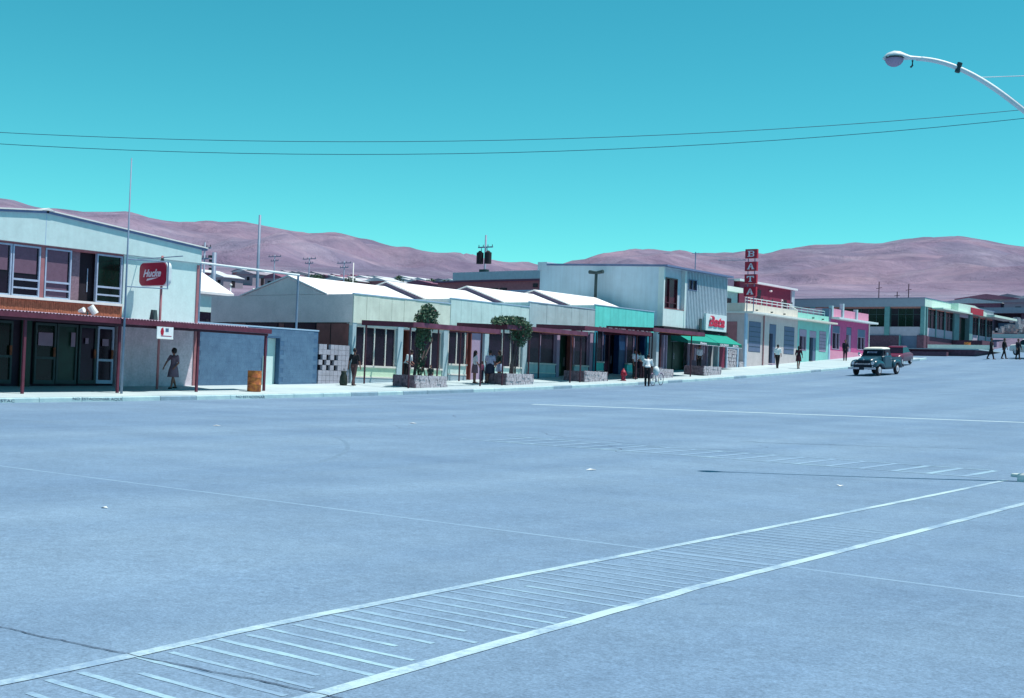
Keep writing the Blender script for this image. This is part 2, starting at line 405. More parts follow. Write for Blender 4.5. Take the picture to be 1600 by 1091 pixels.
# ------------------------------------------------------------------ ground heights
def gz(Y): return 0.0025*Y+0.00038*Y*Y if Y > 0 else 0.0025*Y
KX = -38.5
def sz(X, Y): return gz(Y)+0.16+0.045*(KX-X)
# ------------------------------------------------------------------ terrain and hills
SKY = [(-180, .085), (-120, .075), (-60, .07), (0, .09), (10, .098), (16.18, .1104), (17.61, .1152), (18.64, .1181), (20.71, .1167), (21.76, .1137), (23.09, .1131), (24.17, .1109), (25.53, .1087), (26.9, .1034), (27.73, .1051), (29.41, .1035), (31.1, .1043), (32.53, .1047), (33.94, .1), (34.93, .0924), (36.64, .0859), (39.09, .0909), (40.82, .0937), (42.25, .0971), (43.69, .101), (44.83, .105), (45.97, .1075), (47.09, .1069), (48.77, .1102), (50.15, .1127), (51.24, .1115), (52.59, .109), (53.67, .1111), (54.87, .1144), (57.07, .1125), (58.09, .1134), (59.86, .1188), (66, .125), (80, .11), (120, .09), (180, .085)]
def skyline(a):
    for k in range(len(SKY)-1):
        if SKY[k][0] <= a <= SKY[k+1][0]:
            t = (a-SKY[k][0])/(SKY[k+1][0]-SKY[k][0]); return SKY[k][1]*(1-t)+SKY[k+1][1]*t
    return .085
def sst(a, b, x):
    t = max(0, min(1, (x-a)/(b-a))); return t*t*(3-2*t)
def terrain_z(X, Y):
    rho = math.hypot(X, Y); az = math.degrees(math.atan2(-X, Y))
    near = gz(min(Y, 170))-.45
    plain = 4.0+.0865*(rho-110) if rho > 110 else 4.0
    s = sst(120, 230, rho); z = near*(1-s)+plain*s
    if rho > 450:
        e = skyline(az)
        rs = 1500 if az > 36.64 else 1900
        rs = 1900+(1500-1900)*sst(34.5, 39, az)
        h = sst(450, rs, rho)
        target = e*rho if rho <= rs else e*rs-(rho-rs)*.16
        target += 1.6
        p = Vector((X*.0042, Y*.0042, .3)); q = Vector((X*.013, Y*.013, 4.1))
        rid = 1-abs(noise.noise(p))*2; rid2 = 1-abs(noise.noise(q))*2
        amp = h*(1-h*.97) if rho <= rs else .03
        z = plain*(1-h)+target*h + amp*(rid*80-44) + (amp*.75+.022*h)*(rid2*34-17) + h*(noise.noise(Vector((X*.03, Y*.03, 9)))*2.2+(1-abs(noise.noise(Vector((X*.045, Y*.045, 2))))*2)*1.6*(1.2-h))
    return z
verts = []; faces = []
azs = []
a = -180.0
while a < 180: azs.append(a); a += (.28 if 10 <= a <= 66 else 4.0)
rhos = [0.0]; r_ = 14.0
while r_ < 2700: rhos.append(r_); r_ *= (1.09 if r_ < 300 else 1.026)
na = len(azs); nr = len(rhos)
for r_ in rhos:
    for a in azs:
        X = -r_*math.sin(R(a)); Y = r_*math.cos(R(a)); verts.append((X, Y, terrain_z(X, Y)))
for i in range(nr-1):
    for j in range(na):
        j2 = (j+1) % na
        faces.append((i*na+j, (i+1)*na+j, (i+1)*na+j2, i*na+j2))
me = bpy.data.meshes.new('terrain'); me.from_pydata(verts, [], faces); me.update()
me.polygons.foreach_set('use_smooth', [True]*len(me.polygons)); me.materials.append(M['hill'])
terrain = bpy.data.objects.new('terrain', me); col.objects.link(terrain); struct(terrain)

# ------------------------------------------------------------------ road
m = MB()
def sheet(mb, xs, ys, zf):
    i = len(mb.v)
    for y in ys:
        for x in xs: mb.v.append((x, y, zf(x, y)))
    n = len(xs)
    for b in range(len(ys)-1):
        for a in range(n-1):
            k = i+b*n+a; mb.f.append((k, k+1, k+n+1, k+n))
ysr = [-60+2*k for k in range(104)]
sheet(m, [KX, -20, 0, 20, 70], ysr, lambda x, y: gz(y))
sheet(m, [-80, -60, KX], [106, 108, 110, 113], lambda x, y: gz(y))
road = struct(m.build('road', 'asphalt', smooth=True)); ROADP = road
def mark(name, x0, x1, y0, y1, mname, dz=.004, wob=0.0, taper=0):
    mb = MB(); n = max(2, int(max(abs(y1-y0), abs(x1-x0))/.09)); i = 0; sd_ = random.random()*99
    along_y = abs(y1-y0) > abs(x1-x0)
    for k in range(n+1):
        t = k/n; w_ = wob*1.6*noise.noise(Vector((k*.23, sd_, 0)))+random.uniform(-wob, wob)*.35; w2 = wob*1.6*noise.noise(Vector((k*.23, sd_, 7)))+random.uniform(-wob, wob)*.35
        if along_y:
            y = y0+(y1-y0)*t; mb.v += [(x0+w_, y, gz(y)+dz), (x1+w2, y, gz(y)+dz)]
        else:
            x = x0+(x1-x0)*t; mb.v += [(x, y1+w_, gz(y1)+dz), (x, y0+w2, gz(y0)+dz)]
    for k in range(n): mb.f.append((2*k, 2*k+1, 2*k+3, 2*k+2))
    return mb.build(name, mname, road)
UPL = [(2.6, -5.79), (3.62, -5.84), (4.28, -5.90), (5.47, -6.04), (8.04, -6.17), (11.32, -6.27), (22.4, -6.53)]
LOL = [(2.6, -4.46), (4.47, -4.58), (6.2, -4.72), (8.89, -4.91), (17.96, -5.14), (20.4, -5.2)]
def lerp_pts(P, y):
    for (a, xa), (b, xb) in zip(P, P[1:]):
        if a <= y <= b: return xa+(xb-xa)*(y-a)/(b-a)
    return P[-1][1]
def long_line(P, y0, y1, w_):
    mb = MB(); n = int((y1-y0)/.09); sd_ = random.random()*99
    for k in range(n+1):
        y = y0+(y1-y0)*k/n; x = lerp_pts(P, y); j1 = .012*noise.noise(Vector((k*.2, sd_, 0))); j2 = .012*noise.noise(Vector((k*.2, sd_, 5)))
        mb.v += [(x-w_/2+j1, y, gz(y)+.0045), (x+w_/2+j2, y, gz(y)+.0045)]
    for k in range(n): mb.f.append((2*k, 2*k+1, 2*k+3, 2*k+2))
    mb.build('painted_line', 'paint', road)
long_line(UPL, 2.6, 21.9, .095); long_line(LOL, 2.6, 20.4, .105)
y = 3.3
while y < 13.6:
    if abs(y-4.4) > .06:
        mark('crosswalk_bar', lerp_pts(UPL, y)+.05+random.choice((0, 0, .05, .3*random.random())), lerp_pts(LOL, y)-.06-random.choice((0, 0, .05, .35*random.random())), y-random.uniform(.018, .028), y+random.uniform(.018, .028), ('paint_bar' if y < 5.6 else 'paint_faint' if y < 8.0 else 'paint_ghost'), .0025, .006)
    y += .205
mark('painted_line', -18.5, -6.9, 22.02, 22.12, 'paint_faint', .004, .01)
mark('painted_line', -18.5, -7.3, 23.78, 23.88, 'paint_faint', .004, .01)
for k in range(18):
    x = -7.2-.62*k; mark('crosswalk_bar', x-.13, x, 22.12, 23.78, 'paint_faint' if k < 3 else 'paint_ghost', .004, .005)
mbl = MB()
for k in range(46):
    x = -29.6+.5*k; y = 39.65+(x+29.17)*.224
    mbl.v += [(x, y+.14, gz(y+.14)+.004), (x, y-.14, gz(y-.14)+.004)]
for k in range(45): mbl.f.append((2*k, 2*k+1, 2*k+3, 2*k+2))
mbl.build('painted_line', 'paint_fresh', road)
mark('painted_line', -37.4, -33.2, 39.9, 40.05, 'paint_bar', .004, .01)
mark('painted_line', -20, -2.5, 10.30, 10.36, 'paint_ghost', .0012, .006)
# crack wandering across the near corner
mb = MB(); x = -8.6; pts = []
while x < -4.2:
    pts.append((x, 4.05+(x+8.6)*.105+noise.noise(Vector((x*2.5, 0, 3)))*.03+noise.noise(Vector((x*11, 0, 1)))*.015)); x += .06
for k, (x, y) in enumerate(pts):
    w_ = .004+.005*abs(noise.noise(Vector((x*7, 2, 0)))); mb.v += [(x, y-w_, gz(y)+.0055), (x, y+w_, gz(y)+.0055)]
for k in range(len(pts)-1): mb.f.append((2*k, 2*k+2, 2*k+3, 2*k+1))
mb.build('crack', 'crack', road)
mb = MB(); pts = [(-14.2+k*.12, 27.2+.35*(k*.12)**1.3-(.9 if k > 28 else 0)*0+noise.noise(Vector((k*.3, 5, 0)))*.25) for k in range(40)]
for k, (x, y) in enumerate(pts): mb.v += [(x, y-.02, gz(y)+.006), (x, y+.02, gz(y)+.006)]
for k in range(len(pts)-1): mb.f.append((2*k, 2*k+2, 2*k+3, 2*k+1))
mb.build('crack', 'crack', road)

# faint tyre arcs, sealed joints and hairline cracks
M['tyre_mark'] = mat('tyre_mark', (.168, .262, .375), var=.12, scale=6, fine=.2, bscale=45)
def ribbon(name, pts, w_, m_, dz):
    mb = MB()
    for k, (x, y) in enumerate(pts):
        a, b = pts[max(k-1, 0)], pts[min(k+1, len(pts)-1)]; d = Vector((b[0]-a[0], b[1]-a[1], 0)).normalized(); n_ = Vector((-d.y, d.x, 0))
        t = k/(len(pts)-1); ww = w_*(.25+.75*math.sin(math.pi*min(1, max(.03, t))))*(.8+.4*abs(noise.noise(Vector((x*3, y*3, 1)))))
        for s_ in (-1, 1): p = Vector((x, y, 0))+n_*ww*s_*.5; mb.v.append((p.x, p.y, gz(p.y)+dz))
    for k in range(len(pts)-1): mb.f.append((2*k, 2*k+1, 2*k+3, 2*k+2))
    mb.build(name, m_, road)
def arc(cx, cy, rad, a0, a1, n=40): return [(cx+rad*math.cos(R(a0+(a1-a0)*k/n)), cy+rad*math.sin(R(a0+(a1-a0)*k/n))) for k in range(n+1)]
for c in ((-6, 34, 19, 175, 215), (-30, 6, 17, 25, 60)):
    ribbon('tyre_mark', arc(*c), .11, 'tyre_mark', .0008)
rk = random.Random(21)
for k in range(9):
    x, y = rk.uniform(-30, -2), rk.uniform(6, 38); a = rk.uniform(0, 6.28); pts = []
    for q in range(rk.randint(14, 46)):
        pts.append((x, y)); a += rk.uniform(-.35, .35); x += .16*math.cos(a); y += .16*math.sin(a)
    ribbon('crack', pts, rk.uniform(.012, .028), 'crack', .0012)

# ------------------------------------------------------------------ pavement and kerb
m = MB(); ysp = [10+1.0*k for k in range(97)]
sheet(m, [-44.5, -43, -40.7, KX-.18], ysp, lambda x, y: sz(x, y))
pav = struct(m.build('pavement', 'pavement', smooth=True))
kx0 = KX-.18
y = 16.0; k = 0
while y < 105.5:
    y2 = y+1.62; mb = MB(); i = 0
    hz = [sz(KX-.09, y), sz(KX-.09, y2-.02)]
    ch = .03
    mb.prism_y(y, y2-.02, [(kx0, gz(y)-.2), (KX, gz(y)-.2), (KX, hz[0]-ch), (KX-ch, hz[0]), (kx0, hz[0])])
    dz = [gz(y2)-gz(y)]
    n = 5
    for q in range(n, 2*n):
        vx = mb.v[q]; mb.v[q] = (vx[0], vx[1], vx[2]+dz[0])
    grey = (40.5 < y < 46) or (52 < y < 54) or random.random() < .12
    mb.build('kerbstone', 'kerb_grey' if grey else 'kerb', pav); y = y2; k += 1
text('kerb_lettering', 'NO ESTACIONAR AQUI', (KX+.004, 25.35, gz(26.3)+.03), (0, 1, 0), .13, 'ink', pav, 1.95, 0, .001)
text('kerb_lettering', 'NO ESTACIONAR', (KX+.004, 32.45, gz(33.2)+.03), (0, 1, 0), .13, 'ink', pav, 1.45, 0, .001)
text('kerb_lettering', 'NO ESTAC', (KX+.004, 22.2, gz(22.7)+.03), (0, 1, 0), .12, 'ink', pav, 1.0, 0, .001)

# terrace in front of the far hall
tz = gz(113)+.62
terr = thing('terrace', 'stone faced terrace with pale slab top before the flat roofed hall', 'terrace', (-44, 118, tz-.6))
bx(-62, -36.6, 113.2, 123.6, 4.5, tz-.05).build('retaining_wall', 'stone_purple', terr)
bx(-55, -36.2, 113.0, 123.6, tz-.048, tz+.04).build('slab', 'pavement', terr)
bx(-46.5, -38.8, 112.4, 112.98, 4.5, tz-.28).build('low_wall', 'stone_purple', terr)
bx(-41.8, -36.0, 116, 116.35, tz+.042, tz+.50).build('parapet', 'concrete', terr)

# ------------------------------------------------------------------ two-storey shop with the red script sign
LB = thing('shop_building', 'two storey white shop with low gable, blue framed windows and dark glass doors', 'building', (-47, 27, .6))
bx(-55, -43.42, 19.6, 33.98, .2, 6.2).build('building_core', 'interior', LB)
MB().prism_x(-55, -42.88, [(19.6, 5.98), (34.0, 5.98), (34.0, 6.56), (26.8, 7.17), (19.6, 6.56)]).build('gable_panel', 'gable_white', LB)
bx(-42.885, -42.875, 26.78, 26.80, 6.0, 7.15).build('joint', 'trim_blue', LB)
for (ya, za, yb, zb) in ((26.75, 7.27, 34.25, 6.625), (26.85, 7.27, 19.3, 6.625)):
    mb = MB(); yy = sorted(((ya, za), (yb, zb)))
    (p, pz), (q, qz) = yy
    mb.prism_x(-55.3, -42.82, [(p, pz-.10), (q, qz-.10), (q, qz-.02), (p, pz-.02)]); rf = mb.build('eave_board', 'roof_edge', LB)
    MB().prism_x(-55.3, -42.78, [(p, pz-.018), (q, qz-.018), (q, qz+.03), (p, pz+.03)]).build('roof', 'trim_white', LB)
MB().prism_x(-55.3, -42.76, [(26.55, 7.26), (27.05, 7.26), (26.8, 7.36)]).build('ridge_cap', 'trim_white', LB)
bx(-43.42, -43.0, 30.33, 34.0, 3.38, 5.978).build('wall', 'plaster_white', LB); bx(-43.42, -43.002, 30.33, 34.0, .3, 3.378).build('wall', 'plaster_shade_lilac', LB)  # same white wall; shade tint painted into the part below the canopy
bx(-43.0, -42.96, 33.88, 34.0, .3, 5.9).build('corner_strip', 'post_pink', LB)
# upper window band
bx(-43.42, -43.06, 19.6, 30.33, 5.90, 5.978).build('lintel', 'post_pink', LB)
bx(-43.10, -42.90, 19.6, 30.30, 3.93, 4.02).build('sill', 'trim_white', LB)
def lwin(y0, y1, blind=None, rails=True, pane='glass'):
    f = MB(); t = .055
    f.box(-43.16, -43.02, y0, y0+t, 4.02, 5.9); f.box(-43.16, -43.02, y1-t, y1, 4.02, 5.9)
    f.box(-43.155, -43.025, y0+t, y1-t, 5.84, 5.9); f.box(-43.155, -43.025, y0+t, y1-t, 4.02, 4.08)
    if rails:
        f.box(-43.155, -43.025, y0+t, y1-t, 4.30, 4.36); f.box(-43.155, -43.025, y0+t, y1-t, 4.60, 4.67)
    wn = f.build('window', 'frame_blue', LB)
    bx(-43.12, -43.10, y0+t, y1-t, 4.08, 5.84).build('pane', pane, wn)
    if blind: bx(-43.095, -43.08, y0+t+.01, y1-t-.08, blind, 5.83).build('blind', 'blind', wn)
lwin(21.2, 22.6, 4.8); lwin(22.75, 24.0, 5.0); lwin(24.1, 25.56, 4.93, False)
lwin(25.6, 26.72, 4.87); lwin(26.92, 28.02, 4.10)
bx(-43.42, -43.04, 26.74, 26.90, 4.02, 5.9).build('pier', 'post_pink', LB)
bx(-43.30, -43.22, 28.04, 28.50, 4.02, 5.9).build('curtain', 'curtain', LB)
bx(-43.41, -43.30, 28.50, 29.12, 4.02, 5.9).build('open_casement', 'dark', LB)
bx(-43.29, -43.27, 28.88, 28.91, 4.4, 5.3).build('pull_cord', 'frame_blue', LB)
lwin(29.13, 30.28, None, True, 'glass_green')
# vertical boards under the sill
mb = MB(); y = 19.6
while y < 30.3:
    mb.box(-43.10, -43.0-random.uniform(0, .012), y, y+.068, 3.2, 3.92); y += .078
mb.build('board_cladding', 'slat_wood', LB, kind='stuff')
bx(-43.4, -43.11, 19.6, 30.33, 3.15, 3.93).build('backing_board', 'dark', LB)
# ground floor glazing
def door(y0, y1, fm, pm, z0=.86, z1=3.1, split=1.75, handle=True, t=.07):
    f = MB(); f.box(-43.32, -43.18, y0, y0+t, z0, z1); f.box(-43.32, -43.18, y1-t, y1, z0, z1)
    f.box(-43.315, -43.185, y0+t, y1-t, z1-.09, z1); f.box(-43.315, -43.185, y0+t, y1-t, z0, z0+.14)
    if split: f.box(-43.315, -43.185, y0+t, y1-t, split, split+.09)
    d = f.build('door', fm, LB); bx(-43.27, -43.25, y0+t, y1-t, z0+.14, z1-.09).build('pane', pm, d)
    if handle: bx(-43.18, -43.13, y1-t-.05, y1-t+.03, 1.85, 2.2).build('handle', 'rust', d)
    return d
for (a, b) in ((20.0, 21.4), (21.5, 22.9), (23.0, 24.4), (24.95, 25.84)): door(a, b, 'frame_dark', 'glass_green', .8)
door(26.75, 27.62, 'frame_dark', 'glass_green', .82); door(27.66, 28.54, 'frame_dark', 'green_door', .84, 3.1, None, False)
door(28.62, 29.38, 'frame_dark', 'glass', .86, 3.1, None); door(29.42, 30.16, 'frame_blue', 'glass', .88)
for y in (24.5, 26.2):
    bx(-43.30, -43.2, y, y+.4, .7, 3.15).build('door_panel', 'green_door', LB)
for (y0, y1, z0, z1) in ((24.72, 25.2, 2.28, 2.62), (26.86, 27.46, 2.25, 2.74), (28.24, 28.42, 2.26, 2.80), (29.62, 29.9, 2.35, 2.62), (28.86, 29.0, 2.4, 2.62)):
    bx(-43.175, -43.165, y0, y1, z0, z1).build('notice', 'paper', LB)

# ------------------------------------------------------------------ its pavement canopy
LC = thing('canopy', 'long dark red canopy on thin posts before the two storey shop', 'canopy', (-41.5, 28, .6))
mb = MB(); yy = 17.0; n = int((34.1-17)/.0325)
for k in range(n+1):
    y = 17+(34.1-17)*k/n; w_ = .022*math.sin(k*math.pi/2)
    mb.v += [(-43.0, y, 3.47+w_), (-39.86, y, 3.335+w_)]
for k in range(n): mb.f.append((2*k, 2*k+1, 2*k+3, 2*k+2))
mb.smooth = True; mb.build('roof_sheet', 'corrugate', LC)
bx(-43.0, -39.9, 17, 34.08, 3.28, 3.30).build('ceiling', 'canopy', LC)
bx(-39.93, -39.83, 17, 35.30, 3.13, 3.31).build('fascia', 'canopy', LC)
bx(-40.14, -40.02, 17, 35.28, 3.04, 3.13).build('beam', 'iron', LC)
bx(-40.5, -39.94, 34.1, 35.28, 3.29, 3.33).build('end_sheet', 'corrugate', LC)
for y in (20.6, 24.42, 28.22, 31.8, 35.22): bx(-40.13, -40.05, y-.045, y+.045, sz(-40.1, y)-.02, 3.04).build('post', 'canopy', LC)
for y in (20.6, 24.4, 28.2, 31.8): bx(-42.95, -40.14, y-.04, y+.04, 3.16, 3.28).build('rafter', 'iron', LC)

FL = thing('floodlight', 'pair of small white floodlights lying on the canopy roof', 'lamp', (-40.4, 27.0, 3.38))
MB().tube((-40.4, 27.05, 3.38), (-40.4, 27.05, 3.52), .03).build('stem', 'frame_dark', FL)
MB().tube((-40.45, 26.72, 3.50), (-40.25, 26.80, 3.56), .05, .10, 12).build('lamp_head', 'trim_white', FL)
MB().tube((-40.45, 27.18, 3.72), (-40.35, 27.34, 3.44), .12, .13, 12).build('lamp_head', 'trim_white', FL)
MB().tube((-40.4, 26.8, 3.44), (-40.4, 27.2, 3.46), .02).build('bracket', 'frame_dark', FL)
v = thing('roof_vent', 'small dark pointed vent cowl on the canopy beside the sign pole', 'vent', (-41.2, 30.5, 3.38))
MB().prism_y(30.4, 30.6, [(-41.35, 3.37), (-41.05, 3.37), (-41.15, 3.80), (-41.25, 3.80)]).build('cowl', 'frame_dark', v)

MAST = thing('mast', 'tall thin blue grey mast rising through the canopy with empty sign frame', 'mast', (-39.76, 28.17, sz(-39.8, 28.2)))
MB().tube((-39.76, 28.17, sz(-39.76, 28.17)-.02), (-39.76, 28.17, 9.2), .048, .022, 10).build('pole', 'metal_blue', MAST, smooth=True)
mb = MB()
mb.tube((-39.76, 28.17, 4.50), (-39.76, 30.02, 4.56), .022); mb.tube((-39.76, 30.0, 4.55), (-39.76, 30.0, 5.58), .025); mb.tube((-39.76, 28.17, 5.50), (-39.76, 30.0, 5.57), .022)
mb.build('sign_frame', 'metal_blue', MAST)

# red rounded sign with white script, standing on its own post
HS = thing('script_sign', 'round cornered red sign with white script on a pink post by the shop wall', 'sign', (-41.45, 30.9, sz(-41.45, 30.9)))
MB().tube((-41.45, 30.98, sz(-41.45, 31)-.02), (-41.45, 30.98, 5.95), .05, .05, 10).build('post', 'post_pink', HS, smooth=True)
def rrect(x0, x1, z0, z1, r):
    p = []
    for cx, cz, a0 in ((x1-r, z0+r, -90), (x1-r, z1-r, 0), (x0+r, z1-r, 90), (x0+r, z0+r, 180)):
        for k in range(7): a = R(a0+15*k); p.append((cx+r*math.cos(a), cz+r*math.sin(a)))
    return p
MB().prism_y(30.86, 31.06, rrect(-42.70, -40.95, 4.76, 5.70, .24)).build('sign_box', 'metal_white', HS)
MB().prism_y(30.83, 30.859, rrect(-42.68, -41.0, 4.79, 5.67, .22)).build('sign_face', 'sign_red', HS)
text('lettering', 'Hucke', (-42.42, 30.828, 5.12), (1, 0, 0), .40, 'letter_white', HS, 1.12, .32, .004, .012)
mb = MB(); mb.prism_y(30.82, 30.828, [(-42.20, 4.97), (-41.9, 5.01), (-41.45, 5.09), (-41.9, 5.08), (-42.16, 5.05)]); mb.build('flourish', 'letter_white', HS)
MB().tube((-43.0, 30.98, 5.86), (-40.2, 30.98, 5.90), .02).build('stay_bar', 'metal_blue', HS)
MB().tube((-41.45, 30.98, 5.70), (-41.45, 30.98, 5.86), .09, .05, 8).build('cap', 'frame_dark', HS)

sgn = thing('hanging_sign', 'small white hanging sign with red figure under the canopy edge', 'sign', (-40.0, 30.1, 2.7))
bx(-39.80, -39.765, 29.62, 30.36, 2.66, 3.12).build('board', 'paper_white', sgn)
bx(-39.764, -39.755, 29.62, 30.36, 2.66, 2.70).build('border', 'trim_white', sgn)
mb = MB(); mb.prism_x(-39.764, -39.758, [(29.80, 2.82), (29.90, 2.80), (29.93, 2.95), (29.88, 3.10), (29.80, 3.05), (29.77, 2.93)]); mb.build('figure', 'sign_red_dark', sgn)
bx(-39.764, -39.758, 30.0, 30.14, 2.94, 3.07).build('emblem', 'shutter', sgn)
bx(-39.764, -39.758, 29.8, 30.28, 2.765, 2.79).build('underline', 'sign_red', sgn)

# ------------------------------------------------------------------ rusty oil drum
def drum(name, loc, label, m, s=1.0):
    d = thing(name, label, 'barrel', loc); x, y, z = loc; mb = MB(); prof = [(0, .275), (.02, .29), (.28, .288), (.30, .30), (.32, .288), (.57, .288), (.59, .30), (.61, .288), (.86, .288), (.88, .292)]
    rings = [[(x+r*s*math.cos(6.28318*k/20), y+r*s*math.sin(6.28318*k/20), z+h*s) for k in range(20)] for h, r in prof]
    mb.loft(rings, False); mb.smooth = True; mb.build('shell', m, d)
    MB().tube((x, y, z), (x, y, z+.03), .27*s, .27*s, 20).build('bottom', 'tyre', d)
    mb = MB(); mb.tube((x, y, z+.70*s), (x, y, z+.72*s), .27*s, .27*s, 20).build('contents', 'tyre', d)
    return d
drum('oil_drum', (-39.85, 34.5, sz(-39.85, 34.5)), 'rusty orange oil drum on the pavement before the blue wall', 'barrel', .96)

# ------------------------------------------------------------------ blue block wall with doorway
BW = thing('block_wall', 'blue painted concrete block wall with a pale doorway', 'wall', (-43.2, 37.5, .8))
bx(-43.35, -43.006, 34.02, 37.9, .3, 3.50).build('wall_core', 'blue_joint', BW)
bx(-43.35, -43.006, 38.62, 40.92, .3, 3.50).build('wall_core', 'blue_joint', BW)
bx(-43.35, -43.006, 37.9, 38.62, 3.08, 3.50).build('lintel', 'blue_joint', BW)
bx(-43.38, -42.985, 34.02, 40.95, 3.502, 3.56).build('coping', 'trim_blue', BW)
bx(-43.34, -43.28, 37.92, 38.6, .7, 3.07).build('door', 'pale_door', BW)
bx(-43.10, -42.93, 37.62, 38.18, .8, 2.26).build('gate_panel', 'pale_door', BW)
blk = MB().box(-.02, .02, .0015, .3985, .0015, .1985).mesh('block'); blk.materials.append(M['blue_wall'])
row = 0; z = .75
while z < 3.45:
    y = 34.05+(.2 if row % 2 else 0)
    while y+.4 < 40.95:
        if not (y+.4 > 37.88 and y < 38.64 and z < 3.05): share('block', blk, BW, (-43.019+random.uniform(-.0015, .0015), y, z))
        y += .4
    z += .2; row += 1
# posts and top bar standing on the wall
BF = thing('billboard_frame', 'empty white pipe frame standing on the blue wall', 'frame', (-43.2, 37, 3.56))
MB().tube((-43.2, 34.22, 3.56), (-43.2, 34.22, 6.04), .05).build('upright', 'metal_blue', BF)
MB().tube((-43.2, 39.72, 3.56), (-43.2, 39.72, 6.0), .05).build('upright', 'metal_blue', BF)
MB().tube((-43.2, 34.15, 6.03), (-43.2, 39.78, 6.0), .05).build('top_bar', 'metal_white', BF)

# pierced block wall
PW = thing('pierced_wall', 'grey pierced block wall with square holes beside the blue wall', 'wall', (-43.1, 42, 1.1))
bx(-43.32, -43.22, 41.0, 43.0, .8, 2.8).build('shade_sheet', 'dark', PW)  # near-black sheet painted as the shade behind the holes
b1 = MB().box(-.08, .08, .006, .236, .006, .236).mesh('block'); b1.materials.append(M['block'])
for rw in range(8):
    for c in range(8):
        z = 1.02+.24*rw; y = 41.02+.245*c
        hole = (rw in (3, 5) and c in (0, 2, 4) and True) or (rw == 4 and c in (1, 3))
        if rw in (3, 5) and c in (0, 2, 4): hole = True
        if not hole and not (rw == 7 and c == 2): share('block', b1, PW, (-43.1, y, z))

# ------------------------------------------------------------------ row of four stepped shops
def shop(i, y0, y1, zt, label, pm, low, colm, bays):
    U = thing('shop_unit', label, 'shop', (-47, (y0+y1)/2, zt-4.3), 0)
    zp = zt-1.40; zb = zt-4.6; zw = zt-1.52; zs = zt-3.38; zl = zt-3.97
    # parapet box behind and panels in front
    bx(-53.4, -43.05, y0+.004, y1-.004, zp+.02, zt-.03).build('parapet_core', 'end_grey' if i == 0 else 'low_grey', U)
    n = 8; dy = (y1-y0)/n
    pme = MB().box(-.03, .02, .007, dy-.007, 0, 1.385).mesh('panel'); pme.materials.append(M[pm])
    for k in range(n): share('panel', pme, U, (-43.0+random.uniform(-.006, .006), y0+k*dy, zp+.01))
    bx(-43.10, -42.955, y0, y1, zt-.028, zt+.02).build('coping', 'trim_blue', U)
    bx(-43.4, -43.04, y0+.01, y1-.01, zw, zp+.018).build('beam', 'sill', U)
    bx(-53.2, -43.75, y0+.01, y1-.01, zb, zp+.018).build('shop_core', 'interior', U)
    # gable roof along the street
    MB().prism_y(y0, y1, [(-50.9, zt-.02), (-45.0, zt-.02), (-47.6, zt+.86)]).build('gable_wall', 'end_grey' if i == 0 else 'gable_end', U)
    MB().prism_y(y0-.05, y1+.05, [(-44.75, zt-.06), (-44.75, zt+.0), (-47.6, zt+.96), (-47.6, zt+.88)]).build('roof', 'roof_white', U)
    MB().prism_y(y0-.05, y1+.05, [(-51.15, zt+.0), (-51.15, zt-.06), (-47.6, zt+.88), (-47.6, zt+.96)]).build('roof', 'roof_white', U)
    for bt in bays:
        kind, a, b = bt[:3]
        if kind == 'col':
            c_ = bt[3] if len(bt) > 3 else colm
            bx(-43.38, -43.0, a, b, zb, zp+.015).build('column', c_, U)
        elif kind == 'win':
            mull = bt[3]
            f = MB(); t = .05
            f.box(-43.26, -43.12, a, a+t, zs, zw); f.box(-43.26, -43.12, b-t, b, zs, zw); f.box(-43.255, -43.125, a+t, b-t, zw-.05, zw)
            for mu in mull: f.box(-43.255, -43.13, mu-.025, mu+.025, zs, zw-.05)
            W = f.build('window', 'trim_white' if i < 2 else 'lilac', U)
            ys_ = [a+t]+list(mull)+[b-t]
            for q in range(len(ys_)-1):
                bx(-43.20, -43.18, ys_[q]+.026, ys_[q+1]-.026, zs+.01, zw-.05).build('pane', 'glass', W)
            bx(-43.34, -42.98, a-.02, b+.02, zs-.09, zs).build('sill', 'sill', U)
            bx(-43.32, -43.05, a, b, zl+.06, zs-.09).build('low_wall', low, U)
            bx(-43.34, -43.0, a, b, zl-.0, zl+.06).build('ledge', 'sill', U)
            bx(-43.34, -43.02, a, b, zb, zl).build('plinth', 'plinth', U)
        elif kind == 'door':
            m_, ins = bt[3], bt[4]
            D = bx(-43.60-ins, -43.52-ins, a, b, zb, zw).build('door', m_, U)
            bx(-43.52-ins, -43.48-ins, b-.16, b-.10, zl+.5, zl+1.0).build('handle', 'chrome', D)
            f = MB().prism_x(-43.5, -43.1, [(a-.03, zb), (a+.03, zb), (a+.03, zw-.06), (b-.03, zw-.06), (b-.03, zb), (b+.03, zb), (b+.03, zw), (a-.03, zw)]); f.build('door_frame', 'brown_panel' if i < 3 else 'deep_blue', U)
        elif kind == 'panel':
            bx(-43.5, -43.2, a, b, zb, zw).build('panel_wall', bt[3], U)
    return U
U1 = shop(0, 43.1, 50.12, 5.43, 'pale green end shop of the stepped row, grey side wall and gable showing', 'panel_mint', 'low_mint', 'column',
     [('col', 43.12, 43.36), ('win', 43.38, 46.24, (44.05, 44.76, 45.55)), ('col', 46.26, 46.64), ('door', 46.72, 47.25, 'glass', .05), ('win', 47.32, 49.66, (48.15, 48.9)), ('col', 49.70, 50.05)])
U2 = shop(1, 50.14, 56.86, 5.72, 'aqua panelled shop of the stepped row behind the spreading vine', 'panel_aqua', 'panel_aqua', 'column',
     [('win', 50.2, 51.62, (50.9,)), ('door', 51.72, 52.05, 'dark', .1), ('panel', 52.1, 53.0, 'lilac'), ('col', 53.05, 53.40), ('win', 53.45, 56.35, (54.75, 55.5)), ('col', 56.42, 56.80)])
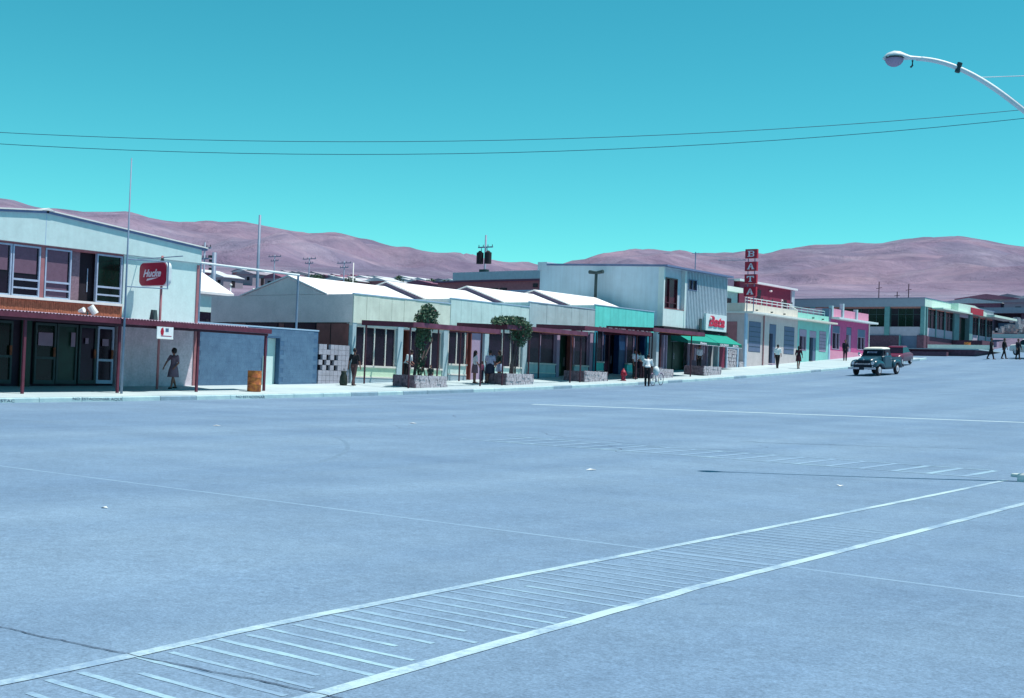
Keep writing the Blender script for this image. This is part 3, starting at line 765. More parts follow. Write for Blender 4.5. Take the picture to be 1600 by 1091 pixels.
U3 = shop(2, 56.88, 63.38, 6.01, 'blue grey panelled shop of the stepped row with a dark green door', 'panel_grey', 'low_grey', 'lilac',
     [('win', 56.92, 59.60, (58.22,)), ('col', 59.64, 59.92), ('door', 60.0, 61.35, 'green_door', .1), ('win', 61.5, 62.95, (62.3,)), ('col', 63.0, 63.3)])
U4 = shop(3, 63.40, 70.10, 6.30, 'bright turquoise shop of the stepped row next to the tall shoe shop', 'panel_turq', 'panel_turq', 'turq_col',
     [('col', 63.42, 63.75), ('win', 63.8, 64.58, ()), ('door', 64.7, 66.35, 'glass', .1), ('panel', 66.4, 67.15, 'deep_blue'), ('win', 67.2, 68.05, ()), ('door', 68.15, 69.3, 'dark', .2), ('col', 69.4, 69.75), ('panel', 69.8, 70.09, 'column')])
# end wall openings of the first shop
bx(-53.2, -43.2, 43.105, 43.13, 4.03, 4.06).build('end_trim', 'brown_panel', U1)
for (x0, x1, mm) in ((-44.40, -43.24, 'brown_panel'), (-45.40, -44.46, 'brown_panel'), (-46.9, -45.5, 'glass'), (-47.7, -47.0, 'glass'), (-48.1, -47.74, 'brown_panel'), (-50.5, -48.2, 'glass'), (-51.5, -50.6, 'brown_panel'), (-52.8, -51.6, 'brown_panel')):
    bx(x0, x1, 43.06, 43.10, 1.2, 4.0).build('end_panel', mm, U1)
bx(-53.2, -43.4, 43.08, 43.104, .8, 4.02).build('end_frame', 'dark', U1)

# ------------------------------------------------------------------ canopies of the stepped row
def row_canopy(y0, y1, zt, label, roofed=True, rusty=False):
    xb, xf = -42.75, -39.45
    Cn = thing('canopy', label, 'canopy', ((xb+xf)/2, (y0+y1)/2, sz(-41, (y0+y1)/2)), 0)
    s = -.10
    if roofed: MB().prism_y(y0, y1, [(xb, zt-.05), (xf-.06, zt-.05+s), (xf-.06, zt+s), (xb, zt)]).build('roof', 'canopy_top' if not rusty else 'rust', Cn)
    MB().prism_y(y0-.06, y0-.004, [(xb, zt-.22), (xf, zt-.22+s), (xf, zt+.02+s), (xb, zt+.02)]).build('end_beam', 'canopy', Cn)
    MB().prism_y(y1+.004, y1+.06, [(xb, zt-.22), (xf, zt-.22+s), (xf, zt+.02+s), (xb, zt+.02)]).build('end_beam', 'canopy', Cn)
    bx(xf-.056, xf, y0, y1, zt-.19+s, zt+.03+s).build('fascia', 'canopy' if rusty else 'canopy_top', Cn)
    if rusty:
        mb = MB(); y = y0+1.4
        while y < y1-.2:
            l_ = random.uniform(.1, .5); mb.box(xf-.05, xf+.012, y, y+l_, zt+.02+s, zt+.06+s+random.uniform(0, .02)); y += l_+random.uniform(.02, .3)
        mb.build('frayed_edge', 'curtain', Cn, kind='stuff')
    else:
        bx(xf-.05, xf+.004, y0+.2, y1-.3, zt-.215+s, zt-.192+s).build('drip_edge', 'rust', Cn)
    for y in ((y0+.12, (y0+y1)/2, y1-.1) if roofed else (y0+1.6, y0+3.2, y0+4.8)):
        bx(xb, xf-.06, y-.04, y+.04, zt-.17, zt-.105).build('rafter', 'iron', Cn)
    for x in (xb+.12, xf-.35):
        for y in (y0+.14, y1-1.0):
            MB().tube((x, y, sz(x, y)-.01), (x, y, zt-.14), .042, .042, 8).build('post', 'iron', Cn)
row_canopy(43.5, 49.85, 4.16, 'open dark red canopy frame wrapped by the upright vine before the pale green shop', False)
row_canopy(50.45, 57.5, 4.44, 'open dark red canopy frame overgrown by the spreading vine', False)
row_canopy(57.3, 64.1, 4.76, 'dark red canopy with frayed rusty front edge', True, True)
row_canopy(64.35, 70.4, 5.06, 'dark red canopy reaching up to the green awnings')

# ------------------------------------------------------------------ stone planters
def planter(y, label, xf=-39.75, xw=1.45, ln=2.3, h=.50):
    z = sz(xf-xw/2, y+ln/2)-.06
    P = thing('stone_planter', label, 'planter', (xf-xw/2, y+ln/2, z), 0)
    x0 = xf-xw; h2 = h+.08
    mb = MB(); mb.box(x0+.06, xf-.06, y+.06, y+.16, z, z+h2-.04).box(x0+.06, xf-.06, y+ln-.16, y+ln-.06, z, z+h2-.04).box(x0+.06, x0+.16, y+.16, y+ln-.16, z, z+h2-.04).box(xf-.16, xf-.06, y+.16, y+ln-.16, z, z+h2-.04)
    mb.build('wall_core', 'mortar', P)
    bx(x0+.14, xf-.14, y+.14, y+ln-.14, z, z+h2-.1).build('soil', 'earth', P)
    for face in range(4):
        mb = MB(); L_ = ln if face in (0, 2) else xw; u = 0; rows = 3
        for rw in range(rows):
            u = random.uniform(-.1, 0)
            while u < L_-.02:
                w_ = random.uniform(.13, .30); a, b = max(u, 0)+.008, min(u+w_, L_)-.008; u += w_
                if b-a < .05: continue
                z0 = z+h2*rw/rows+.006+random.uniform(-.01, .01); z1 = z+h2*(rw+1)/rows-.006+random.uniform(-.01, .01)
                d = random.uniform(.02, .06); j = lambda: random.uniform(-.02, .02)
                if face == 0: mb.prism_x(xf-.07, xf-.06+d, [(y+a+j(), z0), (y+b+j(), z0+j()), (y+b, z1), (y+(a+b)/2, z1+.015), (y+a, z1+j())])
                elif face == 2: mb.prism_x(x0+.06-d, x0+.07, [(y+a, z0), (y+b, z0), (y+b, z1), (y+a, z1)])
                elif face == 1: mb.prism_y(y+.06-d, y+.07, [(x0+a+j(), z0), (x0+b+j(), z0+j()), (x0+b, z1), (x0+(a+b)/2, z1+.015), (x0+a, z1)])
                else: mb.prism_y(y+ln-.07, y+ln-.06+d, [(x0+a, z0), (x0+b, z0), (x0+b, z1), (x0+a, z1)])
        mb.build('rubble_stones', 'stone_light' if face == 0 else 'stone_dark', P, kind='stuff')  # one rubble: pale for the sunlit street face, shade painted into the rest
    return (x0+xf)/2, y+ln/2, z+h2-.1
pl1 = planter(44.05, 'rubble stone planter holding the upright dark vine')
pl2 = planter(50.9, 'rubble stone planter holding the spreading flowering vine')
pl3 = planter(57.85, 'empty rubble stone planter before the blue grey shop')
pl4 = planter(65.0, 'rubble stone planter behind the man with the bicycle')
pl5 = planter(71.0, 'rubble stone planter before the shop with green awnings')

# ------------------------------------------------------------------ vines
def foliage(name, mname, blobs, n, size, parent, seed):
    rr = random.Random(seed); mb = MB(); tot = sum(b[3]*b[4]*b[5] for b in blobs)
    for b in blobs:
        k = int(n*b[3]*b[4]*b[5]/tot)
        for _ in range(k):
            while True:
                p = Vector((rr.uniform(-1, 1), rr.uniform(-1, 1), rr.uniform(-1, 1)))
                if .25 < p.length < 1 + .22*noise.noise(p*2.3+Vector((seed, 0, 0))): break
            c = Vector((b[0]+p.x*b[3], b[1]+p.y*b[4], b[2]+p.z*b[5])); s = size*rr.uniform(.6, 1.3)
            d = Vector((rr.gauss(0, 1), rr.gauss(0, 1), rr.gauss(0, .7))).normalized(); q = d.orthogonal().normalized()
            q = (q*math.cos(rr.random()*6.3)+d.cross(q)*math.sin(rr.random()*6.3)).normalized(); e = d.cross(q); i = len(mb.v)
            mb.v += [tuple(c-q*s), tuple(c+e*s*.42+d*s*.1), tuple(c+q*s), tuple(c-e*s*.42+d*s*.1)]; mb.f.append((i, i+1, i+2, i+3))
    return mb.build(name, mname, parent, kind='stuff')
def vine(label, base, trunk_pts, blobs, dens, seed):
    x, y, z = base; V = thing('vine', label, 'plant', (x, y, z))
    for t in trunk_pts: MB().path(t, [.055-.03*k/(len(t)-1) for k in range(len(t))], 7).build('stem', 'bark', V, smooth=True)
    foliage('leaves', 'leaf', blobs, int(dens*.62), .085, V, seed); foliage('leaves', 'leaf_light', blobs, int(dens*.38), .08, V, seed+1)
    foliage('blossoms', 'blossom', blobs, int(dens*.10), .05, V, seed+2)
x, y, z = pl1; x += .25; y -= .45
vine('upright dark green vine climbing a post through the canopy', (x, y, z),
     [[(x+dx, y+dy, z-.05), (x+dx*.6, y+dy*.4, z+.9), (x+dx*.9, y+dy*1.2, z+1.8), (x+dx*.4, y+dy*.3, z+2.7)] for dx, dy in ((.2, .3), (-.15, .2), (.1, -.35), (.3, .5), (-.2, -.1))],
     [(x, y+.10, z+.5, .20, .24, .45), (x, y+.25, z+1.1, .18, .22, .45), (x, y+.05, z+1.75, .24, .30, .5), (x+.15, y+.02, z+2.12, .30, .34, .34), (x+.3, y+.0, z+2.45, .40, .46, .40), (x+.5, y-.25, z+2.85, .42, .44, .34), (x+.4, y+.2, z+2.95, .40, .44, .34), (x+.45, y, z+3.2, .34, .36, .26), (x+.4, y-.62, z+2.72, .2, .26, .14), (x+.4, y+.58, z+2.6, .2, .26, .16), (x+.2, y+.4, z+1.95, .15, .17, .32), (x+.4, y-.15, z+3.3, .12, .14, .12)], 3000, 3)
x, y, z = pl2; x += .55; y -= .55
vine('spreading green vine with reddish blossom sprawling over the canopy', (x, y, z),
     [[(x, y+dy, z-.05), (x+.05, y+dy*.7, z+.8), (x+.1, y+dy*1.4, z+1.6), (x, y+dy*2, z+2.4)] for dy in (-.15, .1, .3, .0)],
     [(x, y-.75, z+2.74, .75, .62, .24), (x+.2, y-1.35, z+2.66, .5, .45, .14), (x+.1, y-.05, z+2.68, .65, .6, .36), (x+.2, y+.4, z+2.42, .55, .48, .48), (x+.1, y+.55, z+1.9, .36, .34, .40), (x+.3, y+.72, z+2.3, .36, .3, .45), (x, y+.1, z+2.0, .28, .3, .22)], 3300, 11)

# ------------------------------------------------------------------ fire hydrant
hx, hy = -39.55, 61.4; hz_ = sz(hx, hy)
H = thing('fire_hydrant', 'red fire hydrant at the kerb beside the man with the bicycle', 'hydrant', (hx, hy, hz_))
mb = MB(); prof = [(0, .17), (.04, .17), (.05, .12), (.42, .115), (.44, .16), (.48, .16), (.52, .13), (.60, .09), (.64, .04), (.70, .04)]
mb.loft([[(hx+r*math.cos(6.28318*k/14), hy+r*math.sin(6.28318*k/14), hz_+h) for k in range(14)] for h, r in prof]); mb.build('barrel', 'hydrant', H, smooth=True)
for d in ((.2, 0), (0, .2), (0, -.2)): MB().tube((hx, hy, hz_+.36), (hx+d[0], hy+d[1], hz_+.36), .065, .07, 10).build('outlet', 'hydrant', H)
# ------------------------------------------------------------------ shoe shop with ribbed front
BT = thing('shoe_shop', 'tall two storey shop with ribbed upper front and blank pale side wall', 'building', (-48, 75.5, 2.6))
bx(-53.0, -43.42, 71.2, 79.85, 5.3, 9.28).build('wall', 'bata_side', BT); bx(-53.0, -43.95, 71.2, 79.85, 1.8, 5.298).build('lower_wall', 'bata_side', BT)
bx(-53.2, -52.4, 71.16, 79.9, 9.28, 9.86).build('rear_parapet', 'bata_side', BT)
MB().prism_y(71.1, 80.1, [(-52.4, 9.62), (-42.72, 9.30), (-42.72, 9.42), (-52.4, 9.74)]).build('roof', 'roof_edge', BT)
MB().prism_y(71.2, 79.9, [(-52.4, 9.28), (-43.0, 9.28), (-43.0, 9.30), (-52.4, 9.615)]).build('gable_infill', 'bata_side', BT)
bx(-43.42, -43.0, 71.2, 71.34, 5.45, 9.28).build('corner_pier', 'bata_front', BT)
bx(-43.42, -43.0, 73.90, 74.08, 5.45, 9.28).build('pier', 'bata_front', BT)
bx(-43.42, -43.03, 71.34, 73.90, 5.45, 6.62).build('apron', 'bata_front', BT)
bx(-43.41, -43.30, 71.34, 73.90, 8.68, 9.28).build('head_wall', 'rib', BT)
bx(-43.41, -43.28, 73.36, 73.90, 6.62, 8.68).build('reveal', 'rib', BT)
W = MB().box(-43.40, -43.22, 71.36, 71.44, 6.64, 8.66).box(-43.40, -43.22, 73.26, 73.34, 6.64, 8.66).box(-43.40, -43.23, 71.44, 73.26, 8.58, 8.66).box(-43.40, -43.23, 71.44, 73.26, 6.64, 6.72).box(-43.40, -43.24, 72.3, 72.38, 6.72, 8.58).box(-43.40, -43.245, 71.44, 73.26, 7.0, 7.06).build('window', 'brown_glass', BT)
bx(-43.36, -43.34, 71.44, 72.3, 6.72, 8.58).build('pane', 'brown_glass', W); bx(-43.36, -43.34, 72.38, 73.26, 6.72, 8.58).build('pane', 'brown_glass', W)
bx(-43.36, -43.02, 71.34, 73.9, 6.60, 6.64).build('sill', 'muni_trim', BT)
bx(-43.42, -43.16, 74.08, 79.85, 5.45, 9.28).build('rib_backing', 'rib_back', BT)
mb = MB(); y = 74.12
while y < 79.8:
    if not (74.4 < y+.06 < 75.45): mb.box(-43.16, -43.0, y, y+.075, 5.47, 9.26)
    else: mb.box(-43.16, -43.0, y, y+.075, 5.47, 8.02); mb.box(-43.16, -43.0, y, y+.075, 8.76, 9.26)
    y += .205
mb.build('ribs', 'rib', BT, kind='stuff')
W = MB().box(-43.16, -42.98, 74.34, 74.40, 8.02, 8.76).box(-43.16, -42.98, 75.44, 75.50, 8.02, 8.76).box(-43.16, -42.985, 74.40, 75.44, 8.70, 8.76).box(-43.16, -42.985, 74.40, 75.44, 8.02, 8.08).box(-43.15, -43.0, 74.9, 74.94, 8.08, 8.70).build('window', 'shutter', BT)
bx(-43.10, -43.08, 74.40, 75.44, 8.08, 8.70).build('pane', 'glass', W)
bx(-43.9, -42.9, 71.2, 79.85, 5.28, 5.448).build('floor_band', 'dark', BT)
SP = bx(-43.0, -42.80, 76.5, 79.42, 5.46, 6.60).build('sign_panel', 'bata_panel', BT)
text('lettering', 'Bata', (-42.78, 76.85, 5.74), (0, 1, 0), .98, 'letter_red', SP, 2.25, .30, .03, .028)
MB().ball((-42.72, 77.05, 6.30), .03, .11, .11).build('white_disc', 'trim_white', SP)  # flattened white ball on the panel by the first letter
bx(-42.86, -42.80, 75.72, 75.98, 5.46, 6.2).build('lamp_bracket', 'frame_dark', BT)
# ground floor
bx(-43.9, -43.4, 71.2, 71.5, 1.8, 5.28).build('pier', 'rib', BT)
for k, yy in enumerate((71.55, 71.95, 72.3)): bx(-43.5, -43.3, yy, yy+.10, 2.4, 5.28).build('shutter_post', 'lilac' if k else 'iron', BT)
D = bx(-43.8, -43.7, 72.4, 75.2, 2.3, 5.28).build('door', 'green_door', BT)
bx(-43.70, -43.66, 73.7, 73.76, 2.5, 5.2).build('meeting_rail', 'frame_dark', D); bx(-43.70, -43.66, 73.85, 73.9, 3.4, 3.8).build('handle', 'chrome', D)
W = MB().box(-43.44, -43.3, 75.2, 75.28, 2.9, 5.1).box(-43.44, -43.3, 77.72, 77.8, 2.9, 5.1).box(-43.44, -43.3, 75.28, 77.72, 5.02, 5.1).box(-43.5, -43.2, 75.28, 77.72, 2.82, 2.9).build('shop_window', 'lilac', BT)
bx(-43.40, -43.38, 75.28, 77.72, 2.9, 5.02).build('pane', 'blind', W)
bx(-43.5, -43.25, 75.2, 77.8, 2.2, 2.82).build('low_wall', 'shutter', BT)
for k in range(7):
    bx(-43.379, -43.36, 75.5+.3*k, 75.68+.3*k, 3.2+.9*random.random(), 4.2+.4*random.random()).build('display_card', random.choice(['curtain', 'lilac', 'stone_dark', 'post_pink']), W)
bx(-43.9, -43.8, 77.85, 78.75, 2.3, 5.28).build('doorway', 'dark', BT)
bx(-43.42, -43.05, 78.76, 78.96, 2.3, 5.28).build('pier', 'rib', BT)
bx(-43.42, -43.1, 78.97, 79.84, 2.3, 5.28).build('red_panel', 'red_wall', BT)

def awning(y0, y1, label, words):
    A = thing('awning', label, 'awning', (-42.4, (y0+y1)/2, 4.3))
    x1, zb_, zf_ = -41.72, 5.24, 4.60
    MB().prism_y(y0, y1, [(-43.0, zb_-.02), (x1, zf_-.02), (x1, zf_), (-43.0, zb_)]).build('canvas', 'awning', A)
    mb = MB(); n = 14; d = (y1-y0)/n
    for k in range(n):
        a, b = y0+k*d, y0+(k+1)*d
        mb.prism_x(x1-.004, x1+.008, [(a, zf_), (a, zf_-.19), (a+d*.25, zf_-.235), (a+d*.75, zf_-.235), (b, zf_-.19), (b, zf_)][::-1])
    V = mb.build('valance', 'awning_dark', A)
    mb = MB()
    for k in range(n): mb.box(x1+.009, x1+.016, y0+k*d+.02, y0+(k+1)*d-.02, zf_-.235, zf_-.205)
    mb.build('trim', 'letter_white', V)
    for (tx, yy, wd) in words: text('lettering', tx, (x1+.012, yy, zf_-.175), (0, 1, 0), .17, 'letter_white', V, wd, .1, .004, .006)
    for y in (y0+.03, y1-.03): MB().tube((-43.0, y, 4.5), (x1-.02, y, zf_-.05), .015).build('arm', 'metal_blue', A)
    for y in (y0, y1-.012): MB().prism_y(y-.0005 if y == y0 else y+.0005, y+.012, [(-43.0, zf_-.02), (x1-.01, zf_-.19), (x1-.01, zf_-.03), (-43.0, zb_-.03)]).build('cheek', 'awning_dark', A)
awning(72.3, 76.28, 'green canvas awning above the dark green double door', [('Bata', 73.9, .85)])
awning(76.36, 79.72, 'green canvas awning under the red script panel', [('CALZADO', 76.6, 1.2), ('BATA', 78.4, .8)])
# stone panel between the buildings
SW = thing('stone_wall', 'low stone faced wall between the shoe shop and the cream house', 'wall', (-43.2, 81, 2.9))
bx(-43.4, -43.06, 79.95, 81.6, 2.4, 4.42).build('wall_core', 'mortar', SW)
mb = MB(); z = 2.75
while z < 4.3:
    y = 80.08+random.uniform(0, .1)
    while y < 81.4:
        w_ = random.uniform(.15, .32); h_ = random.uniform(.2, .27); mb.prism_x(-43.06, -43.02-random.uniform(0, .02), [(y, z+random.uniform(0, .03)), (y+w_, z), (y+w_-.02, z+h_), (y+.03, z+h_-.01)]); y += w_+.02
    z += .25
mb.build('rubble_stones', 'stone_light', SW, kind='stuff')
bx(-43.45, -43.0, 79.95, 81.65, 4.42, 4.52).build('coping', 'trim_blue', SW); bx(-43.1, -42.98, 81.52, 81.66, 2.4, 4.42).build('edge_post', 'trim_blue', SW); bx(-43.1, -42.98, 79.93, 80.05, 2.4, 4.42).build('edge_post', 'trim_blue', SW)
bx(-43.3, -42.9, 81.7, 82.3, 2.5, 3.5).build('end_block', 'stone_light', SW)

# stacked red letter boxes
TS = thing('tower_sign', 'stack of four dark red letter boxes spelling BATA above the cream house', 'sign', (-42.52, 82.3, 7.8))
def serif(L_, x, z, w_, h_, y, par):
    t = .16*w_/.5; mb = MB(); q = lambda a, b, c, d: mb.box(x+a*w_, x+b*w_, y-.02, y, z+c*h_, z+d*h_)
    if L_ == 'T':
        q(.40, .60, .0, .84); q(0, 1, .84, 1); q(0, .14, .66, .84); q(.86, 1, .66, .84); q(.26, .40, 0, .1); q(.60, .74, 0, .1)
    elif L_ == 'A':
        mb.prism_y(y-.02, y, [(x+.08*w_, z+.1*h_), (x+.28*w_, z+.1*h_), (x+.56*w_, z+h_), (x+.42*w_, z+h_)])
        mb.prism_y(y-.02, y, [(x+.66*w_, z+.1*h_), (x+.92*w_, z+.1*h_), (x+.62*w_, z+h_), (x+.561*w_, z+h_)])
        mb.box(x+.30*w_, x+.68*w_, y-.018, y-.002, z+.34*h_, z+.46*h_); q(0, .36, 0, .1); q(.60, 1, 0, .1)
    else:
        q(.14, .36, .1, .9); q(0, .40, 0, .1); q(0, .40, .9, 1)
        for z0 in (.0, .46):
            q(.40, .74, z0, z0+.12); q(.40, .72, z0+.42, z0+.54) if z0 else None
            mb.prism_y(y-.02, y, [(x+.74*w_, z+z0*h_), (x+.90*w_, z+(z0+.08)*h_), (x+.96*w_, z+(z0+.27)*h_), (x+.88*w_, z+(z0+.46)*h_), (x+.72*w_, z+(z0+.54 if z0 else .46)*h_), (x+.74*w_, z+(z0+.40)*h_), (x+.76*w_, z+(z0+.27)*h_), (x+.74*w_, z+(z0+.12)*h_)])
    return mb.build('letter', 'letter_white', par)
zz = 11.55
for L_ in 'BATA':
    B_ = bx(-42.98, -42.06, 82.2, 82.42, zz-.66, zz).build('letter_box', 'sign_red_dark', TS)
    mb = MB().box(-42.98, -42.06, 82.188, 82.199, zz-.035, zz).box(-42.98, -42.06, 82.188, 82.199, zz-.66, zz-.625).box(-42.98, -42.945, 82.188, 82.199, zz-.625, zz-.035).box(-42.095, -42.06, 82.188, 82.199, zz-.625, zz-.035); mb.build('edge_trim', 'sign_red', B_)
    serif(L_, -42.80, zz-.54, .56, .42, 82.198, B_); zz -= .90
for x in (-42.78, -42.26): MB().tube((x, 82.31, 7.1), (x, 82.31, 11.5), .035).build('upright', 'metal_blue', TS)
MB().tube((-42.98, 82.31, 10.78), (-45.2, 82.31, 10.85), .025).build('stay_bar', 'metal_blue', TS)
RM = thing('roof_mast', 'thin pole with wire stay on the shoe shop roof', 'pole', (-45.2, 79.0, 9.4))
MB().tube((-45.2, 79.0, 9.3), (-45.2, 79.0, 11.1), .035).build('pole', 'metal_blue', RM); MB().tube((-45.5, 79.0, 11.0), (-44.9, 79.0, 11.02), .02).build('cross_arm', 'metal_blue', RM)
MB().tube((-45.2, 79.0, 10.95), (-42.98, 82.25, 10.82), .012).build('stay', 'metal_blue', RM)
DP = thing('twin_lamp', 'dark post with two stubby lamp heads standing behind the turquoise shop roof', 'lamp', (-47.9, 70.6, 6.4))
MB().tube((-47.9, 70.6, 6.0), (-47.9, 70.6, 9.0), .11, .10, 10).build('post', 'frame_dark', DP)
for s in (-1, 1): MB().tube((-47.9, 70.6, 8.95), (-47.9+.55*s, 70.6, 9.02), .10, .13, 10).build('lamp_head', 'frame_dark', DP)

# ------------------------------------------------------------------ terraced houses
def opening(U, y0, y1, z0, z1, kind, zsplit=None, m1='shutter', m2='lilac', fm=None):
    if kind == 'shutter':
        W = bx(-43.10, -42.985, y0, y1, z0, z1).build('shutter', m1, U); n = 6
        for k in range(1, n):
            z = z0+(z1-z0)*k/n; bx(-42.985, -42.97, y0+.04, y1-.04, z-.012, z+.012).build('slat_rail', 'frame_dark', W)
    elif kind == 'window':
        W = MB().box(-43.12, -42.98, y0, y0+.0601, z0, z1).box(-43.12, -42.98, y1-.06, y1, z0, z1).box(-43.12, -42.985, y0+.06, y1-.06, z0, z0+.06).box(-43.13, -42.99, y0+.06, y1-.06, zsplit-.04, zsplit).build('window', fm or 'lilac', U)
        bx(-43.10, -43.0, y0+.06, y1-.06, zsplit, z1).build('blind', m2, W); bx(-43.16, -43.14, y0+.06, y1-.06, z0+.06, zsplit-.04).build('pane', 'glass', W)
        bx(-43.13, -42.99, (y0+y1)/2+.1, (y0+y1)/2+.16, z0+.06, zsplit-.04).build('mullion', fm or 'lilac', W)
    else:
        bx(-43.12, -43.0, y0, y1, zsplit, z1).build('transom', m1, U)
        bx(-43.30, -43.25, y0, y1, z0, zsplit).build('doorway', 'dark', U)
        D = bx(-43.25, -43.02, y1-(y1-y0)*.42, y1, z0, zsplit).build('door_leaf', m2, U); bx(-43.02, -42.99, y1-(y1-y0)*.42+.04, y1-(y1-y0)*.42+.09, z0+.9, z0+1.1).build('handle', 'chrome', D)
def rail(U, y0, y1, zb_, h_, n, m_, x=-43.05):
    for z in (zb_+h_*.5, zb_+h_): MB().tube((x, y0, z), (x, y1, z), .03, .03, 6).build('rail', m_, U)
    for k in range(n+1):
        y = y0+(y1-y0)*k/n; MB().tube((x, y, zb_-.02), (x, y, zb_+h_), .025, .025, 6).build('baluster', m_, U)
def wall_with(U, y0, y1, zb_, zt, x0, x1, m_, holes):
    """front wall pieces round the openings"""
    hs_ = sorted(holes); y = y0
    for (a, b, c, d) in hs_:
        bx(x0, x1, y, a, zb_, zt).build('wall', m_, U)
        if d < zt: bx(x0, x1-.003, a, b, d, zt).build('wall', m_, U)
        if c > zb_: bx(x0, x1-.003, a, b, zb_, c).build('wall', m_, U)
        y = b
    bx(x0, x1, y, y1, zb_, zt).build('wall', m_, U)
C1 = thing('terraced_house', 'cream terraced house with grey shutters and railed roof terrace', 'house', (-48, 87, 3.1))
bx(-52, -43.45, 82.5, 91.18, 2.4, 7.0).build('house_core', 'cream_wall', C1)
H_ = [(83.15, 85.02, 4.28, 6.48), (86.4, 87.52, 3.55, 6.46), (88.85, 90.62, 4.33, 6.42)]
wall_with(C1, 82.5, 91.18, 2.4, 7.0, -43.45, -43.0, 'cream_wall', H_)
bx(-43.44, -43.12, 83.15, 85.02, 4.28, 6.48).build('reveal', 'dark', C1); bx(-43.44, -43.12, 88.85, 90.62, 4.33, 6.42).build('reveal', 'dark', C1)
opening(C1, 83.18, 85.0, 4.3, 6.46, 'shutter'); opening(C1, 86.43, 87.5, 3.55, 6.44, 'door', 5.75, 'shutter', 'shutter'); opening(C1, 88.88, 90.6, 4.35, 6.4, 'shutter')
bx(-43.2, -42.7, 86.4, 87.5, 3.0, 3.5).build('door_step', 'lilac', C1)
bx(-52, -43.02, 82.48, 91.18, 7.13, 7.74).build('parapet', 'cream', C1)
bx(-52.1, -42.28, 82.3, 91.2, 7.002, 7.128).build('cornice', 'trim_white', C1)
bx(-43.02, -42.9, 82.46, 82.76, 2.4, 7.0).build('corner_pilaster', 'trim_blue', C1)
MB().tube((-42.94, 85.4, sz(-42.9, 85.4)), (-42.94, 85.4, 7.0), .045).build('drain_pipe', 'post_pink', C1)
for y in (84.2, 86.6, 88.7): MB().tube((-43.02, y, 7.32), (-42.86, y, 7.32), .05).build('spout', 'frame_dark', C1)
rail(C1, 82.55, 90.2, 7.74, .40, 9, 'metal_white')
MB().tube((-43.05, 89.6, 8.14), (-43.05, 91.1, 7.76), .045).build('rail_brace', 'trim_white', C1)
bx(-50, -43.6, 82.46, 82.497, 3.0, 6.4).build('side_panel', 'post_pink', C1)
C2 = thing('terraced_house', 'mint green terraced house with lilac blinds beside the cream one', 'house', (-48, 94, 3.8))
bx(-52, -43.45, 91.2, 96.95, 3.0, 7.0).build('house_core', 'mint_dark', C2)
wall_with(C2, 91.2, 96.95, 3.0, 7.0, -43.45, -43.0, 'mint_dark', [(91.5, 92.78, 4.70, 6.36), (93.35, 94.58, 3.95, 6.33), (95.15, 96.42, 4.75, 6.40)])
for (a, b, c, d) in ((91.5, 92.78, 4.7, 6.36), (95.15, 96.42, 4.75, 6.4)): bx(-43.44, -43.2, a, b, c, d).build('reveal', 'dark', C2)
opening(C2, 91.52, 92.76, 4.72, 6.34, 'window', 5.85); opening(C2, 93.38, 94.55, 3.95, 6.31, 'door', 5.8, 'lilac', 'shutter'); opening(C2, 95.18, 96.4, 4.77, 6.38, 'shutter', None, 'lilac')
bx(-43.2, -42.8, 93.35, 94.55, 3.5, 3.93).build('door_step', 'post_pink', C2)
bx(-52, -43.02, 91.2, 96.9, 7.13, 7.62).build('parapet', 'mint', C2)
bx(-52.1, -42.28, 91.205, 97.0, 7.004, 7.126).build('cornice', 'cream', C2)
for y in (93.8, 95.6): MB().tube((-43.02, y, 7.34), (-42.86, y, 7.34), .05).build('spout', 'frame_dark', C2)
rail(C2, 90.3, 96.7, 7.62, .42, 6, 'panel_grey', -43.3)
bx(-43.3, -42.95, 96.92, 97.18, 3.2, 7.0).build('party_pilaster', 'trim_blue', C2); bx(-43.6, -43.0, 96.92, 97.2, 7.13, 8.3).build('chimney_pier', 'shutter', C2)
C3 = thing('terraced_house', 'pink terraced house with grey parapet piers at the row end', 'house', (-48, 101, 4.4))
bx(-52, -43.45, 97.22, 105.1, 3.2, 7.48).build('house_core', 'pink', C3)
wall_with(C3, 97.22, 105.1, 3.2, 7.48, -43.45, -43.0, 'pink', [(97.6, 99.1, 5.03, 6.98), (100.4, 101.45, 4.4, 7.0), (102.7, 104.35, 5.2, 6.95)])
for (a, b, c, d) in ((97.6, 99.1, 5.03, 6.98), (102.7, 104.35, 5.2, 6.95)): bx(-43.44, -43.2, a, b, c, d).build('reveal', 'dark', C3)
opening(C3, 97.62, 99.08, 5.05, 6.96, 'window', 6.4, 'shutter', 'shutter'); opening(C3, 100.43, 101.42, 4.4, 6.98, 'door', 6.35, 'shutter', 'lilac'); opening(C3, 102.72, 104.33, 5.22, 6.93, 'window', 6.3, 'shutter', 'shutter')
bx(-43.02, -42.985, 97.22, 105.08, 3.2, 4.95).build('dado', 'pink_light', C3)
bx(-52.1, -42.28, 97.3, 105.4, 7.482, 7.63).build('cornice', 'metal_white', C3)
bx(-52, -43.02, 97.25, 105.0, 7.64, 8.34).build('parapet', 'pink_light', C3)
for y in (97.25, 99.35, 102.2): bx(-43.2, -42.90, y, y+.28, 7.64, 8.85 if y > 99 and y < 100 else 8.55).build('parapet_pier', 'column', C3)
MB().tube((-42.92, 105.0, sz(-42.9, 105)), (-42.92, 105.0, 7.48), .06).build('drain_pipe', 'trim_white', C3)
